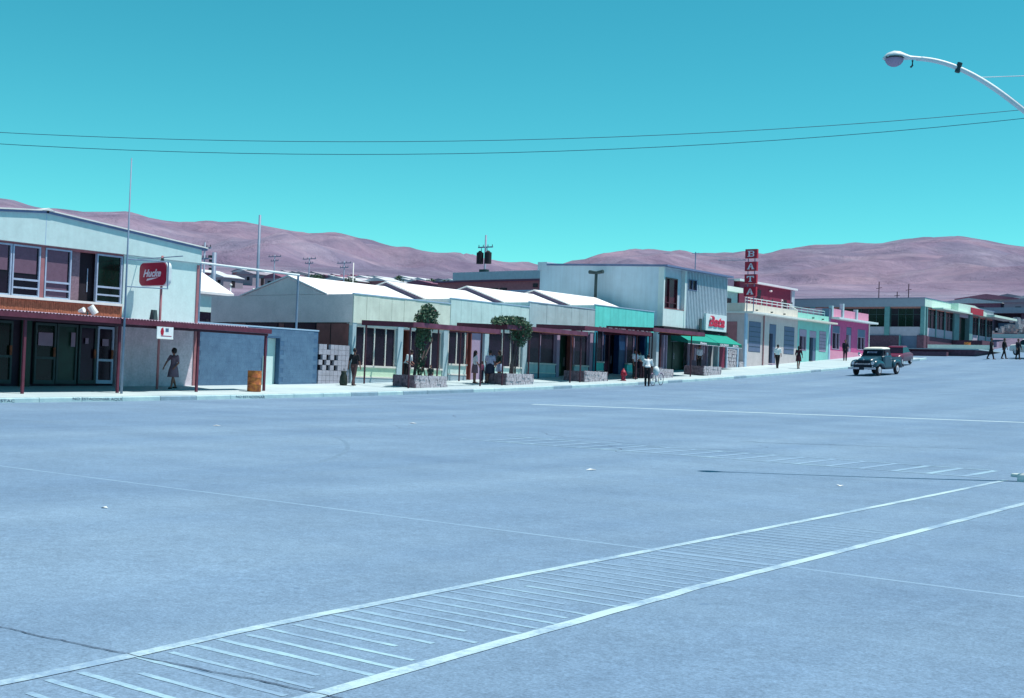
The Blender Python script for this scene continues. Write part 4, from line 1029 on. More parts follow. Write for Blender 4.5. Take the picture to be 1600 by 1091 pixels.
# upper storey set back behind
UB = thing('rear_building', 'dark red upper storey with pale roof edge behind the terraced houses', 'building', (-54, 99, 5))
bx(-58, -50, 94.8, 104.4, 3, 10.45).build('wall', 'red_wall', UB); bx(-58.3, -49.7, 94.3, 105.2, 10.45, 10.62).build('roof', 'metal_white', UB)
bx(-50, -49.96, 97.9, 98.6, 9.3, 9.98).build('window', 'glass', UB); bx(-50, -49.96, 102.6, 103.6, 7.6, 9.5).build('doorway', 'dark', UB); bx(-50, -49.93, 102.5, 102.8, 7.6, 9.5).build('door_leaf', 'trim_white', UB)
MB().ball((-49.9, 100.3, 10.05), .12, .22, .1).build('wall_lamp', 'trim_white', UB); bx(-50, -49.9, 104.42, 105.0, 7, 10.4).build('end_wall', 'column', UB)
UC = thing('rear_building', 'grey outbuilding with white fascia between shoe shop and letter stack', 'building', (-54, 90, 5))
bx(-58, -50, 86, 94.5, 3, 9.45).build('wall', 'muni_band', UC); bx(-58.3, -49.6, 85.6, 94.7, 9.45, 9.85).build('roof', 'trim_white', UC); bx(-50, -49.96, 92.2, 93.4, 8.1, 8.9).build('window', 'glass', UC)
bx(-58, -50.2, 86, 94.2, 9.86, 10.5).build('attic', 'gable_end', UC)
BR = thing('iron_railing', 'dark iron railing on the roof behind the mint house', 'railing', (-46, 97, 7.7))
for z in (8.35, 8.85): MB().tube((-47.5, 94.0, z), (-47.5, 99.5, z), .03, .03, 6).build('rail', 'frame_dark', BR)
for k in range(4): MB().tube((-47.5, 94+1.83*k, 7.0), (-47.5, 94+1.83*k, 9.0), .045, .045, 6).build('baluster', 'frame_dark', BR)

# ------------------------------------------------------------------ flat roofed hall
MU = thing('hall', 'long flat roofed hall with teal columns and window bands on a stone base', 'building', (-56, 134, 6.2))
bx(-75, -45.35, 124.0, 145, 5, 10.25).build('hall_core', 'interior', MU)
bx(-75.5, -44.98, 123.68, 145.2, 10.29, 11.12).build('roof_band', 'muni_band', MU); bx(-44.976, -44.94, 123.70, 134.6, 10.30, 11.11).build('front_fascia', 'muni_front', MU)
bx(-75.5, -44.9, 123.6, 145.3, 11.124, 11.18).build('roof_edge', 'roof_edge', MU)
bx(-44.93, -43.8, 125.6, 134.4, 10.16, 10.30).build('eave_slab', 'muni_front', MU)
bx(-75, -45.1, 123.9, 124.0, 10.12, 10.288).build('soffit_trim', 'muni_trim', MU)
# side wall facing the street
for x in (-74, -66, -57, -49.0, -45.35): bx(x, x+.5 if x < -46 else -44.95, 123.66, 124.02, 7.2, 10.288).build('column', 'teal_col', MU)
spans = [(-73.4, -66.1), (-65.4, -57.1), (-56.4, -49.1), (-48.4, -45.4)]
for (a, b) in spans:
    W = MB(); n = max(3, int((b-a)/.75))
    for k in range(n+1): x = a+(b-a)*k/n; W.box(x-.03, x+.03, 123.86, 123.96, 8.3, 10.12)
    W.box(a, b, 123.87, 123.95, 9.5, 9.55); W = W.build('window', 'frame_dark', MU)
    for k in range(n): bx(a+(b-a)*k/n+.03, a+(b-a)*(k+1)/n-.03, 123.90, 123.92, 8.3, 10.12).build('pane', 'glass_green' if k % 3 else 'glass', W)
    bx(a-.1, b+.1, 123.80, 124.0, 7.42, 8.3).build('sill_wall', 'muni_wall', MU)
bx(-75, -47.4, 123.6, 124.0, 5, 7.42).build('stone_base', 'stone_purple', MU); bx(-47.3, -45.6, 123.85, 124.0, 5, 7.42).build('garage_door', 'shutter', MU)
bx(-47.42, -47.3, 123.55, 124, 5, 7.42).build('jamb', 'teal_col', MU); bx(-45.6, -44.9, 123.5, 124.4, 5, 7.46).build('stone_base', 'stone_purple', MU)
# street front
for (a, b, wl) in ((124.3, 131.9, True), (137.6, 144.8, True)):
    n = 3; d = (b-a)/n
    for k in range(n):
        y = a+k*d
        W = MB().box(-45.1, -44.98, y+.15, y+.22, 8.25, 10.1).box(-45.1, -44.98, y+d-.1, y+d-.03, 8.25, 10.1).box(-45.1, -44.985, y+d*.5, y+d*.5+.05, 8.25, 10.1).box(-45.1, -44.99, y+.15, y+d-.03, 9.55, 9.6).build('window', 'frame_dark', MU)
        bx(-45.06, -45.04, y+.2, y+d-.08, 8.25, 10.1).build('pane', 'glass', W)
        bx(-45.3, -44.98, y+.15, y+d-.03, 7.4, 8.25).build('sill_wall', 'muni_wall', MU); bx(-45.3, -44.9, y-.03, y+.15, 7.0, 10.25).build('column', 'teal_col', MU)
    bx(-45.3, -44.85, a, b, 5, 7.4).build('stone_base', 'stone_purple', MU); bx(-45.3, -44.99, a, b, 10.1, 10.28).build('lintel', 'muni_trim', MU)
bx(-45.3, -44.8, 131.9, 133.4, 5, 10.25).build('pier', 'teal_col', MU); bx(-45.3, -44.8, 136.6, 137.6, 5, 10.25).build('pier', 'teal_col', MU)
bx(-45.32, -45.28, 133.4, 136.6, 5, 10.2).build('doorway', 'glass_green', MU); bx(-45.3, -44.95, 133.4, 136.6, 9.9, 10.25).build('door_head', 'muni_wall', MU)
MB().prism_x(-45.2, -44.2, [(131.2, 10.3), (140.2, 10.3), (140.2, 10.7), (136.2, 11.2), (131.2, 11.12)]).build('porch_gable', 'muni_front', MU)
bx(-44.2, -44.14, 135.0, 139.0, 10.28, 10.95).build('sign_board', 'sign_red_dark', MU)
bx(-44.9, -43.4, 140.4, 148.5, 10.28, 10.52).build('eave_slab', 'muni_front', MU)
bx(-44.8, -41.8, 131.5, 135.8, 5.2, 7.35).build('porch_base', 'stone_purple', MU); bx(-43.5, -41.4, 136, 142, 5.4, 6.9).build('steps_block', 'stone_dark', MU)
bx(-41.8, -41.5, 135.2, 136, 5.4, 7.4).build('porch_post', 'lilac', MU)
drum('oil_drum', (-39.9, 121.2, tz+.042), 'small orange drum on the terrace by the porch of the hall', 'barrel', 1.05)
for (px, py, h_) in ((-52.2, 130, 2.2), (-50.6, 131, 1.2), (-49.0, 130, 1.9)):
    a_ = thing('aerial', 'thin roof aerial on the flat roofed hall', 'aerial', (px, py, 11.18), 0, 'aerials on the hall roof')
    MB().tube((px, py, 11.1), (px, py, 11.18+h_), .05).build('mast', 'iron', a_); MB().tube((px-.3, py, 11.1+h_*.7), (px+.3, py, 11.1+h_*.75), .03).build('cross_arm', 'iron', a_)
# farther building and white wall at the street end
FB = thing('rear_building', 'low dark fronted building with flat grey roof at the street end', 'building', (-46, 168, 10))
bx(-56, -36, 165, 178, 6, 12.2).build('wall', 'interior', FB); bx(-57, -35.5, 163.6, 179, 12.2, 12.9).build('roof', 'muni_band', FB)
for x in (-52, -47.5, -42, -38): bx(x, x+1.2, 164.2, 165, 6, 12.2).build('column', 'blind', FB)
for k in range(4): bx(-50.5+4*k, -48.2+4*k, 164.95, 165.0, 9, 11).build('window', 'shutter', FB)
WW = thing('garden_wall', 'long white wall with rubble heap behind at the street end', 'wall', (-42, 152, 7))
bx(-50, -34, 151.6, 152.1, 5.5, 9.0).build('wall', 'plaster_white', WW); bx(-50, -34, 151.45, 151.59, 5.5, 7.8).build('base_course', 'stone_purple', WW)
RB = thing('rubble_heap', 'heap of pale broken rubble behind the white wall', 'rubble', (-43, 156, 8)); mb = MB()
for k in range(260):
    x = random.gauss(-43.5, 3.2); y = random.uniform(153, 159); h_ = 2.4*math.exp(-((x+44.5)/3.6)**2)*random.random(); s = random.uniform(.12, .42); z = 8.6+h_
    mb.prism_z(z-s, z+s*random.uniform(.3, .9), [(x+s*random.uniform(.6, 1.2)*math.cos(a), y+s*random.uniform(.6, 1.2)*math.sin(a)) for a in (0, 1.1, 2.3, 3.5, 4.9)])
mb.build('stones', 'stone_light', RB, kind='stuff'); MB().prism_x(-50, -36, [(152.3, 7), (160, 7), (158, 9.2), (154, 9.2)]).build('mound', 'stone_dark', RB)

# ------------------------------------------------------------------ trees at the far end
def tree(label, x, y, z, h_, rx, seed, slim=False):
    T_ = thing('tree', label, 'tree', (x, y, z)); rr = random.Random(seed)
    MB().path([(x, y, z-.3), (x+.05, y, z+h_*.35), (x, y+.08, z+h_*.8)], [.16, .11, .03], 7).build('trunk', 'bark', T_, smooth=True)
    mb = MB()
    for k in range(6):
        a = rr.random()*6.3; zz_ = z+h_*rr.uniform(.3, .7); mb.path([(x, y, zz_), (x+rx*.7*math.cos(a), y+rx*.7*math.sin(a), zz_+h_*.18)], [.05, .015], 5)
    mb.build('limbs', 'bark', T_, smooth=True)
    bl = [(x+rr.uniform(-.4, .4)*rx, y+rr.uniform(-.4, .4)*rx, z+h_*rr.uniform(.35, .92), rx*rr.uniform(.35, .6), rx*rr.uniform(.35, .6), h_*rr.uniform(.10, .2)) for _ in range(8)]
    foliage('crown', 'leaf', bl, 900, .16, T_, seed); foliage('crown', 'leaf_light', bl, 500, .15, T_, seed+5)
tree('bushy green tree above the roofs at the street end', -47.6, 185, 11.5, 6.2, 1.7, 4)
tree('smaller dark green tree beside the bushy one at the street end', -44.6, 185, 11.5, 4.6, 1.1, 8)
tree('slender dark tree by the right roof at the street end', -38.8, 185, 11.5, 6.0, .7, 15)
# ------------------------------------------------------------------ buildings, poles and houses behind the row
PB = thing('rear_building', 'long pinkish building with pale roof band behind the stepped shops', 'building', (-84, 106, 6))
bx(-92, -74, 105, 118, 2, 11.9).build('wall', 'post_pink', PB); bx(-89.4, -74, 104.4, 119, 12.05, 12.9).build('roof_band', 'column', PB); bx(-92.5, -74, 104.7, 118.5, 11.9, 12.04).build('eave', 'gable_end', PB)
bx(-84.5, -83.6, 104.94, 105, 10.5, 11.2).build('window', 'glass', PB); bx(-83.3, -82.4, 104.94, 105, 10.5, 11.2).build('window', 'glass', PB)
bx(-79.0, -78.4, 104.94, 105, 11.2, 11.6).build('window', 'glass', PB)
WB = thing('rear_building', 'low pale blue flat building peeping over the stepped roofs', 'building', (-66, 92, 6))
bx(-72, -60, 88, 96, 3, 9.3).build('wall', 'column', WB); bx(-72.2, -59.8, 87.8, 96.2, 9.3, 9.42).build('roof', 'trim_blue', WB)
WS = thing('rear_building', 'white gabled shed behind the blue wall and the grey end wall', 'building', (-78, 53, 3))
MB().prism_y(46, 60, [(-84, 2), (-72.4, 2), (-72.4, 7.0), (-77.5, 9.3), (-84, 7.0)]).build('wall', 'plaster_white', WS)
MB().prism_y(45.8, 60.2, [(-72.1, 6.86), (-72.1, 7.03), (-77.5, 9.48), (-77.5, 9.31)]).build('roof', 'roof_white', WS); MB().prism_y(45.8, 60.2, [(-84.5, 7.0), (-84.5, 6.83), (-77.5, 9.31), (-77.5, 9.48)]).build('roof', 'roof_white', WS)
bx(-72.4, -72.36, 48, 59.5, 4.7, 5.6).build('window_band', 'glass', WS)
WF = thing('timber_fence', 'dark plank stack behind the blue wall', 'fence', (-50, 50, 2))
for k in range(4): bx(-58, -54.2, 46+.02*k, 46.2+.02*k, 3.2+.28*k, 3.44+.28*k).build('plank', 'stone_dark' if k % 2 else 'dark', WF)
for x in (-57.8, -54.4): bx(x, x+.12, 46.26, 46.4, 1.0, 4.4).build('post', 'dark', WF)

def pole(label, x, y, z0, z1, r, m_='metal_blue', arms=(), extra=None, group=None, name='utility_pole'):
    P = thing(name, label, 'pole', (x, y, z0), 0, group)
    MB().tube((x, y, z0-.5), (x, y, z1), r, r*.75, 8).build('pole', m_, P, smooth=True)
    for (za, w_) in arms:
        A = MB().box(x-w_, x+w_, y-.06, y+.06, za-.06, za+.06).build('cross_arm', m_, P)
        for s in (-1, -.35, .35, 1): MB().tube((x+s*w_*.92, y, za+.06), (x+s*w_*.92, y, za+.28), .045, .03, 6).build('insulator', 'frame_dark', A)
    return P
tzz = lambda x, y: terrain_z(x, y)
pole('tall plain pole rising above the ridge of the end shop', -81.0, 70, tzz(-81, 70), 14.4, .14)
P = pole('stout pole with stacked insulators behind the blue wall', -86.6, 70, tzz(-86.6, 70), 11.5, .24)
for k in range(4): MB().tube((-86.95, 69.9, 10.0+.35*k), (-86.95, 69.9, 10.2+.35*k), .14, .14, 8).build('insulator', 'frame_dark', P)
pole('thin pole with cross arms close to the white gable', -87.9, 70, tzz(-87.9, 70), 12.4, .10, 'metal_blue', ((11.9, .8), (11.0, .6)))
TP = pole('pole carrying two black transformers above the pinkish building', -86.3, 106, tzz(-86.3, 106), 17.0, .13, 'metal_blue', ((15.7, 1.0),))
for s in (-1, 1):
    T_ = MB().tube((-86.3+.55*s, 105.8, 13.9), (-86.3+.55*s, 105.8, 15.1), .38, .38, 14).build('transformer', 'tyre', TP); MB().tube((-86.3+.55*s, 105.8, 15.1), (-86.3+.55*s, 105.8, 15.3), .30, .12, 12).build('lid', 'tyre', T_)
    MB().tube((-86.3+.4*s, 105.8, 15.2), (-86.3+.4*s, 105.8, 15.6), .05, .03, 6).build('bushing', 'metal_blue', TP)
bx(-86.75, -85.85, 105.6, 106.2, 12.95, 13.3).build('platform', 'frame_dark', TP)
GP = 'slim lamp poles in the far settlement'
for (x, y, h_) in ((-115, 92, 6.6), (-112, 93, 7.4), (-107, 92, 7.0), (-103, 94, 6.2), (-98, 93, 7.2), (-95, 94, 6.0), (-92, 93, 7.0)):
    z = tzz(x, y); P = pole('slim pale pole above the far settlement, seen between white gable and end shop', x, y, z, z+h_, .07, 'metal_white', (), None, GP); MB().ball((x, y, z+h_), .16).build('lamp_globe', 'trim_white', P)
for (x, y) in ((-152, 142), (-141, 139), (-158, 140)):
    z = tzz(x, y); pole('twin armed power pole beyond the white shop roofs', x, y, z, z+8.2, .10, 'metal_blue', ((z+7.9, 1.5), (z+7.2, .9)), None, 'power poles beyond the shop roofs')
z = tzz(-92, 98); pole('thin white stake rising from the end shop roof line', -76, 76, tzz(-76, 76), 10.9, .05, 'trim_white')

# far settlement at the foot of the hills
rr = random.Random(5)
def far_house(x, y, w_, d_, h_, wm, label):
    z = tzz(x, y); Hh = thing('far_house', label, 'house', (x, y, z), 0, 'small houses at the foot of the hills')
    W_ = bx(x-w_/2, x+w_/2, y-d_/2, y+d_/2, z-2, z+h_).build('wall', wm, Hh)
    MB().prism_y(y-d_/2-.3, y+d_/2+.3, [(x-w_/2-.3, z+h_), (x+w_/2+.3, z+h_), (x+w_/2+.3, z+h_+.15), (x, z+h_+1.0), (x-w_/2-.3, z+h_+.15)]).build('roof', 'roof_far' if rr.random() < .4 else ('house_far2' if rr.random() < .4 else ('house_far' if rr.random() < .6 else 'house_far3')), Hh)
    for k in range(2): bx(x-w_*.3+k*w_*.45, x-w_*.3+k*w_*.45+1.0, y-d_/2-.04, y-d_/2, z+h_*.4, z+h_*.75).build('window', 'dark', W_)
    bx(x+w_/2, x+w_/2+.04, y-.5, y+.5, z, z+h_*.7).build('door', 'dark', W_)
for k in range(64):
    az = R(38.6+13.4*rr.random()); rho = rr.choice((300, 330, 355, 385, 415))+rr.uniform(-10, 10)
    far_house(-rho*math.sin(az), rho*math.cos(az), rr.uniform(5, 9), rr.uniform(5, 8), rr.uniform(2.0, 2.8), rr.choice(('house_far', 'house_far2', 'house_far3', 'house_far', 'lilac', 'plaster_white', 'post_pink')), 'small low house among many at the foot of the hills')
for k in range(7):
    az = R(15.4+2.6*rr.random()); rho = rr.choice((250, 280, 300))+rr.uniform(-8, 8)
    far_house(-rho*math.sin(az), rho*math.cos(az), rr.uniform(7, 12), rr.uniform(6, 9), rr.uniform(2.4, 3.2), rr.choice(('house_far', 'house_far3', 'house_far2')), 'small low house among many at the foot of the hills')
for k in range(14):
    az = R(39+11*rr.random()); rho = rr.uniform(280, 400); x, y = -rho*math.sin(az), rho*math.cos(az); z = tzz(x, y)
    T_ = thing('far_tree', 'small dark tree among the houses at the foot of the hills', 'tree', (x, y, z), 0, 'small trees in the far settlement')
    MB().tube((x, y, z-.3), (x, y, z+1.8), .15, .08, 6).build('trunk', 'bark', T_); foliage('crown', 'leaf', [(x, y, z+2.6, 1.5, 1.5, 1.3), (x+.7, y, z+2.1, 1, 1, .8)], 260, .35, T_, k)

# ------------------------------------------------------------------ street lamp at the right
lx, ly = -6.05, 22.05; lz = gz(ly)
SLp = thing('street_lamp', 'white street lamp with long curved arm and cobra head', 'street lamp', (lx, ly, lz))
hd = Vector((-8.15, 20.85, 7.26))
p0 = Vector((lx, ly, 5.6)); dirv = Vector((hd.x-lx, hd.y-ly, 0)); Ld = dirv.length; dirv.normalize()
arm = []
for k in range(19):
    t = k/18; arm.append((lx+dirv.x*Ld*(.02+.86*t), ly+dirv.y*Ld*(.02+.86*t), 6.12+1.14*math.sin(t*math.pi/2*.98)**1.0))
MB().tube((lx, ly, lz-.02), (lx, ly, 6.25), .085, .06, 12).build('pole', 'metal_white', SLp, smooth=True)
MB().path(arm, [.048-.010*k/18 for k in range(19)], 10).build('arm', 'metal_white', SLp, smooth=True)
q = arm[12]; MB().tube((q[0]-.02, q[1]-.02, q[2]-.07), (q[0]+.02, q[1], q[2]+.09), .045).build('clamp', 'frame_dark', SLp)
q = arm[18]
hp = []
for (s, rw, rh, dz) in ((-.12, .02, .02, .0), (-.06, .045, .04, .0), (.0, .055, .045, .0), (.10, .06, .05, .005), (.18, .10, .075, .01), (.28, .155, .105, .02), (.38, .17, .11, .02), (.48, .13, .085, .01), (.55, .03, .02, .0)):
    c = Vector((q[0], q[1], q[2]-.005+dz))+dirv*s; sd = Vector((-dirv.y, dirv.x, 0)); rg = []
    for k in range(12):
        a = 6.28318*k/12; z_ = math.sin(a); rg.append(tuple(c+sd*rw*math.cos(a)+Vector((0, 0, rh*z_ if z_ > 0 else rh*.25*z_))))
    hp.append(rg)
HD = MB().loft(hp); HD = HD.build('lamp_head', 'metal_white', SLp, smooth=True)
cb = Vector((q[0], q[1], q[2]-.01))+dirv*.36
MB().ball(cb, .155, .155, .13, 12, 8).build('lamp_bowl', 'lilac', HD, smooth=True)
MB().tube(tuple(cb+Vector((0, 0, .0))), tuple(cb+Vector((0, 0, .022))), .175, .175, 16).build('rim', 'frame_dark', HD)
c2 = Vector(q)+dirv*.06; MB().path([tuple(c2+Vector((0, 0, -.03))), tuple(c2+Vector((0, 0, -.12))), tuple(c2+dirv*.03+Vector((0, 0, -.15)))], .018, 6).build('hook', 'frame_dark', SLp)
bx(lx-.26, lx+.26, ly-.26, ly+.26, lz-.05, lz+.13).build('base', 'trim_white', SLp, bevel=.03)
q = arm[9]
MB().tube((q[0], q[1], q[2]+.03), (lx+.35, ly+.2, 7.0), .008).build('stay_wire', 'metal_white', SLp)
MB().tube((lx+.35, ly+.2, 5.7), (lx, ly, 5.6), .03).build('stay_bracket', 'metal_white', SLp); MB().tube((lx+.35, ly+.2, 5.7), (lx+.35, ly+.2, 7.02), .02).build('stay_post', 'metal_white', SLp)
IS = MB(); IS.prism_z(gz(22.6)-.1, gz(22.6)+.06, [(-6.7, 22.75), (-6.0, 22.42), (-4.0, 23.0), (-4.0, 25.0), (-6.2, 24.2)])
tag(IS.build('traffic_island', 'concrete', bevel=.03), 'pale concrete traffic island beside the street lamp', 'traffic island')

# overhead wires with the poles that carry them
def wire_span(label, a, b, c, r):
    pts = []
    for k in range(41):
        t = -.5+2.1*k/40; pts.append((-27.93+18.89*t, 16.15+14.61*t, a+b*t+c*t*t))
    return tag(MB().path(pts, r, 5).build('overhead_wire', 'wire', smooth=True), label, 'wire')
wA, wB = (-37.3, 8.9, 7.95), (1.9, 39.3, 10.3)
wire_span('upper thin wire sagging across the sky', 6.96, -.376, 1.776, .0075)
wire_span('lower thin wire sagging across the sky', 6.69, -.538, 2.0, .0075)
for (x, y, h_, lb) in ((-37.4, 8.85, 7.9, 'wooden wire pole at the far kerb'), (2.3, 39.5, 11.2, 'wooden wire pole on the near side of the road')):
    pole(lb, x, y, gz(y), h_, .11, 'bark', ((h_-.35, .5),))

# litter on the road
for (x, y, s, a) in ((-12.0, 8.35, .05, .3), (-11.9, 17.6, .10, 1.0), (-7.95, 18.5, .09, 2.0), (-23.5, 26.0, .12, .5), (-25, 20.5, .1, .8)):
    z = gz(y)+.003; mb = MB(); c, sn = math.cos(a)*s, math.sin(a)*s
    mb.v = [(x-c, y-sn, z), (x+sn*.6, y-c*.6, z+.012), (x+c, y+sn, z+.002), (x-sn*.6, y+c*.6, z+.018), (x-c, y-sn, z-.002), (x+sn*.6, y-c*.6, z+.010), (x+c, y+sn, z), (x-sn*.6, y+c*.6, z+.016)]
    mb.f = [(0, 1, 2), (0, 2, 3), (4, 6, 5), (4, 7, 6)]
    tag(mb.build('paper_scrap', 'paper_white'), 'scrap of white paper lying on the road', 'litter', 'paper scraps on the road')

# ------------------------------------------------------------------ pickup truck heading down the street
def ring(y, pts): return [(x, y, z) for x, z in pts]
def wheel(par, x, y, r, side, hubm='hub'):
    mb = MB(); prof = [(-.09, r*.55), (-.10, r*.85), (-.07, r), (.07, r), (.10, r*.85), (.09, r*.55)]
    rings = [[(x+dx, y+q*math.cos(6.28318*k/20), r+q*math.sin(6.28318*k/20)) for k in range(20)] for dx, q in prof]
    Wn = MB().loft(rings).build('wheel', 'tyre', par, world=False, smooth=False)
    MB().tube((x+.085*side, y, r), (x+.106*side, y, r), r*.60, r*.56, 18).build('rim', hubm, Wn, world=False)
    MB().ball((x+.10*side, y, r), .03, r*.28, r*.28, 10, 6).build('hub_cap', 'chrome', Wn, world=False)
TK = thing('pickup_truck', 'dark teal rounded pickup truck with cream roof driving down the street', 'truck', (-33.55, 81.2, gz(81.6)+.0), R(0))
TK.rotation_euler = (math.atan(.064), 0, R(-2)); TK.scale = (.98, 1.0, 1.03)
def arch(w_, zb_, zt, r, n=5):
    p = [(-w_, zb_), (w_, zb_)]
    for k in range(n+1): a = R(90*k/n); p.append((w_-r+r*math.cos(a), zt-r+r*math.sin(a)))
    for k in range(n+1): a = R(90+90*k/n); p.append((-w_+r+r*math.cos(a), zt-r+r*math.sin(a)))
    return p
mb = MB(); mb.loft([ring(.12, arch(.44, .62, .92, .16)), ring(.22, arch(.56, .6, 1.04, .2)), ring(.5, arch(.62, .6, 1.12, .22)), ring(1.0, arch(.68, .6, 1.19, .22)), ring(1.5, arch(.74, .6, 1.24, .22))])
HB = mb.build('hood', 'truck', TK, world=False, smooth=True, bevel=0)
bx(-.52, .52, .085, .125, .86, 1.0).build('scoop', 'truck_dark', HB, world=False); MB().ball((0, .12, 1.02), .03, .06, .08).build('emblem', 'chrome', HB, world=False)
for s in (-1, 1):
    mb = MB(); rg = []
    for (y, zt, zb_, xo, xi) in ((.02, .80, .58, .84, .40), (.08, .92, .56, .92, .40), (.25, 1.00, .62, .955, .42), (.55, 1.03, .74, .965, .45), (.85, 1.02, .76, .965, .5), (1.15, .98, .66, .95, .55), (1.40, .90, .50, .93, .6), (1.56, .78, .42, .90, .65)):
        pts = [(xi, zb_), (xo, zb_), (xo, zt-.20), (xo-.03, zt-.10), (xo-.10, zt-.03), (xo-.20, zt), (xi, zt)]
        rg.append(ring(y, [(s*x, z) for x, z in pts] if s > 0 else [(s*x, z) for x, z in reversed(pts)]))
    Fd = MB().loft(rg).build('fender', 'truck', TK, world=False, smooth=True)
    Hl = MB().tube((s*.70, -.035, .80), (s*.70, .06, .80), .105, .12, 16).build('headlight', 'chrome', TK, world=False); MB().ball((s*.70, -.03, .80), .085, .03, .085).build('lens', 'letter_white', Hl, world=False)
    MB().ball((s*.70, .0, .60), .05, .03, .035).build('parking_lamp', 'letter_white', TK, world=False)
    bx(min(s*.70, s*.95), max(s*.70, s*.95), 1.5, 2.9, .38, .45).build('running_board', 'truck_dark', TK, world=False)
    mb = MB(); rg = []
    for (y, zt, zb_) in ((2.98, .62, .45), (3.12, .86, .50), (3.32, .97, .72), (3.6, 1.0, .76), (3.88, .97, .72), (4.1, .86, .52), (4.25, .66, .45)):
        pts = [(.68, zb_), (.92, zb_), (.93, zt-.12), (.88, zt-.03), (.78, zt), (.68, zt)]
        rg.append(ring(y, [(s*x, z) for x, z in pts] if s > 0 else [(s*x, z) for x, z in reversed(pts)]))
    MB().loft(rg).build('rear_fender', 'truck', TK, world=False, smooth=True)
    wheel(TK, s*.80, .72, .355, s); wheel(TK, s*.80, 3.60, .355, s)
    D = bx(min(s*.845, s*.875), max(s*.845, s*.875), 1.62, 2.62, .50, 1.20).build('door', 'truck', TK, world=False, bevel=.02); bx(min(s*.875, s*.90), max(s*.875, s*.90), 2.42, 2.56, 1.05, 1.09).build('handle', 'chrome', D, world=False)
    bx(min(s*.76, s*.795), max(s*.76, s*.795), 1.80, 2.55, 1.27, 1.62).build('side_window', 'glass', TK, world=False)
    Mi = MB().ball((s*1.02, 1.62, 1.36), .09, .03, .12).build('mirror', 'chrome', TK, world=False); MB().tube((s*.84, 1.62, 1.22), (s*1.0, 1.62, 1.34), .012).build('stem', 'chrome', Mi, world=False)
G = bx(-.60, .60, -.01, .10, .60, .86).build('grille', 'truck_dark', TK, world=False)
bx(-.56, .56, -.045, -.012, .735, .785).build('grille_bar', 'chrome', G, world=False)
for x in (-.45, .45): MB().ball((x, -.03, .755), .07, .03, .05).build('grille_tooth', 'chrome', G, world=False)
bx(-.98, .98, -.17, -.09, .42, .55).build('front_bumper', 'chrome', TK, world=False, bevel=.025)
Pl = bx(-.17, .17, -.20, -.172, .38, .58).build('number_plate', 'truck_dark', TK, world=False)
for s in (-.45, .45): bx(s-.05, s+.05, -.10, .3, .40, .52).build('bumper_iron', 'truck_dark', TK, world=False)
bx(-.80, .80, .2, 4.6, .40, .60).build('chassis', 'truck_dark', TK, world=False)
# cab
mb = MB(); mb.loft([ring(1.46, arch(.80, .45, 1.22, .12)), ring(1.6, arch(.86, .45, 1.26, .1)), ring(2.7, arch(.86, .45, 1.26, .1)), ring(2.86, arch(.82, .45, 1.22, .12))]); mb.build('cab', 'truck', TK, world=False, smooth=False)
mb = MB(); mb.loft([[(-.78, 1.52, 1.20), (.78, 1.52, 1.20), (.78, 2.82, 1.20), (-.78, 2.82, 1.20)], [(-.70, 1.72, 1.66), (.70, 1.72, 1.66), (.70, 2.74, 1.66), (-.70, 2.74, 1.66)]]); mb.build('cab_pillars', 'truck_dark', TK, world=False)
mb = MB(); mb.loft([[(-.66, 1.545, 1.285), (.66, 1.545, 1.285), (.66, 1.565, 1.285), (-.66, 1.565, 1.285)], [(-.62, 1.695, 1.625), (.62, 1.695, 1.625), (.62, 1.715, 1.625), (-.62, 1.715, 1.625)]])
Ws = mb.build('windscreen', 'glass', TK, world=False)
for k, x in enumerate((-.40, -.28, -.18, -.07, .03, .13, .22)):
    mb = MB(); mb.loft([[(x, 1.594, 1.42), (x+.07, 1.594, 1.42), (x+.07, 1.60, 1.42), (x, 1.60, 1.42)], [(x, 1.645, 1.53), (x+.07, 1.645, 1.53), (x+.07, 1.65, 1.53), (x, 1.65, 1.53)]]); mb.build('sticker', 'lilac' if k else 'letter_white', Ws, world=False)
rg = []
for (z, gx, y0, y1) in ((1.64, .735, 1.64, 2.80), (1.70, .745, 1.62, 2.80), (1.75, .70, 1.68, 2.76), (1.785, .58, 1.80, 2.66), (1.80, .35, 2.0, 2.5)):
    r_ = .16; p = []
    for cx, cy, a0 in ((gx-r_, y0+r_, -90), (gx-r_, y1-r_, 0), (-gx+r_, y1-r_, 90), (-gx+r_, y0+r_, 180)):
        for k in range(4): a = R(a0+30*k); p.append((cx+r_*math.cos(a), cy+r_*math.sin(a), z))
    rg.append(p)
MB().loft(rg).build('roof', 'truck_roof', TK, world=False, smooth=True)
# bed
mb = MB(); mb.box(-.68, -.62, 2.92, 4.75, .6, 1.12).box(.62, .68, 2.92, 4.75, .6, 1.12).box(-.62, .62, 2.92, 2.98, .6, 1.16).box(-.62, .62, 4.69, 4.75, .6, 1.10).box(-.62, .62, 2.98, 4.69, .60, .66); mb.build('cargo_bed', 'truck', TK, world=False)
bx(-.85, .85, 4.78, 4.84, .45, .56).build('rear_bumper', 'chrome', TK, world=False)

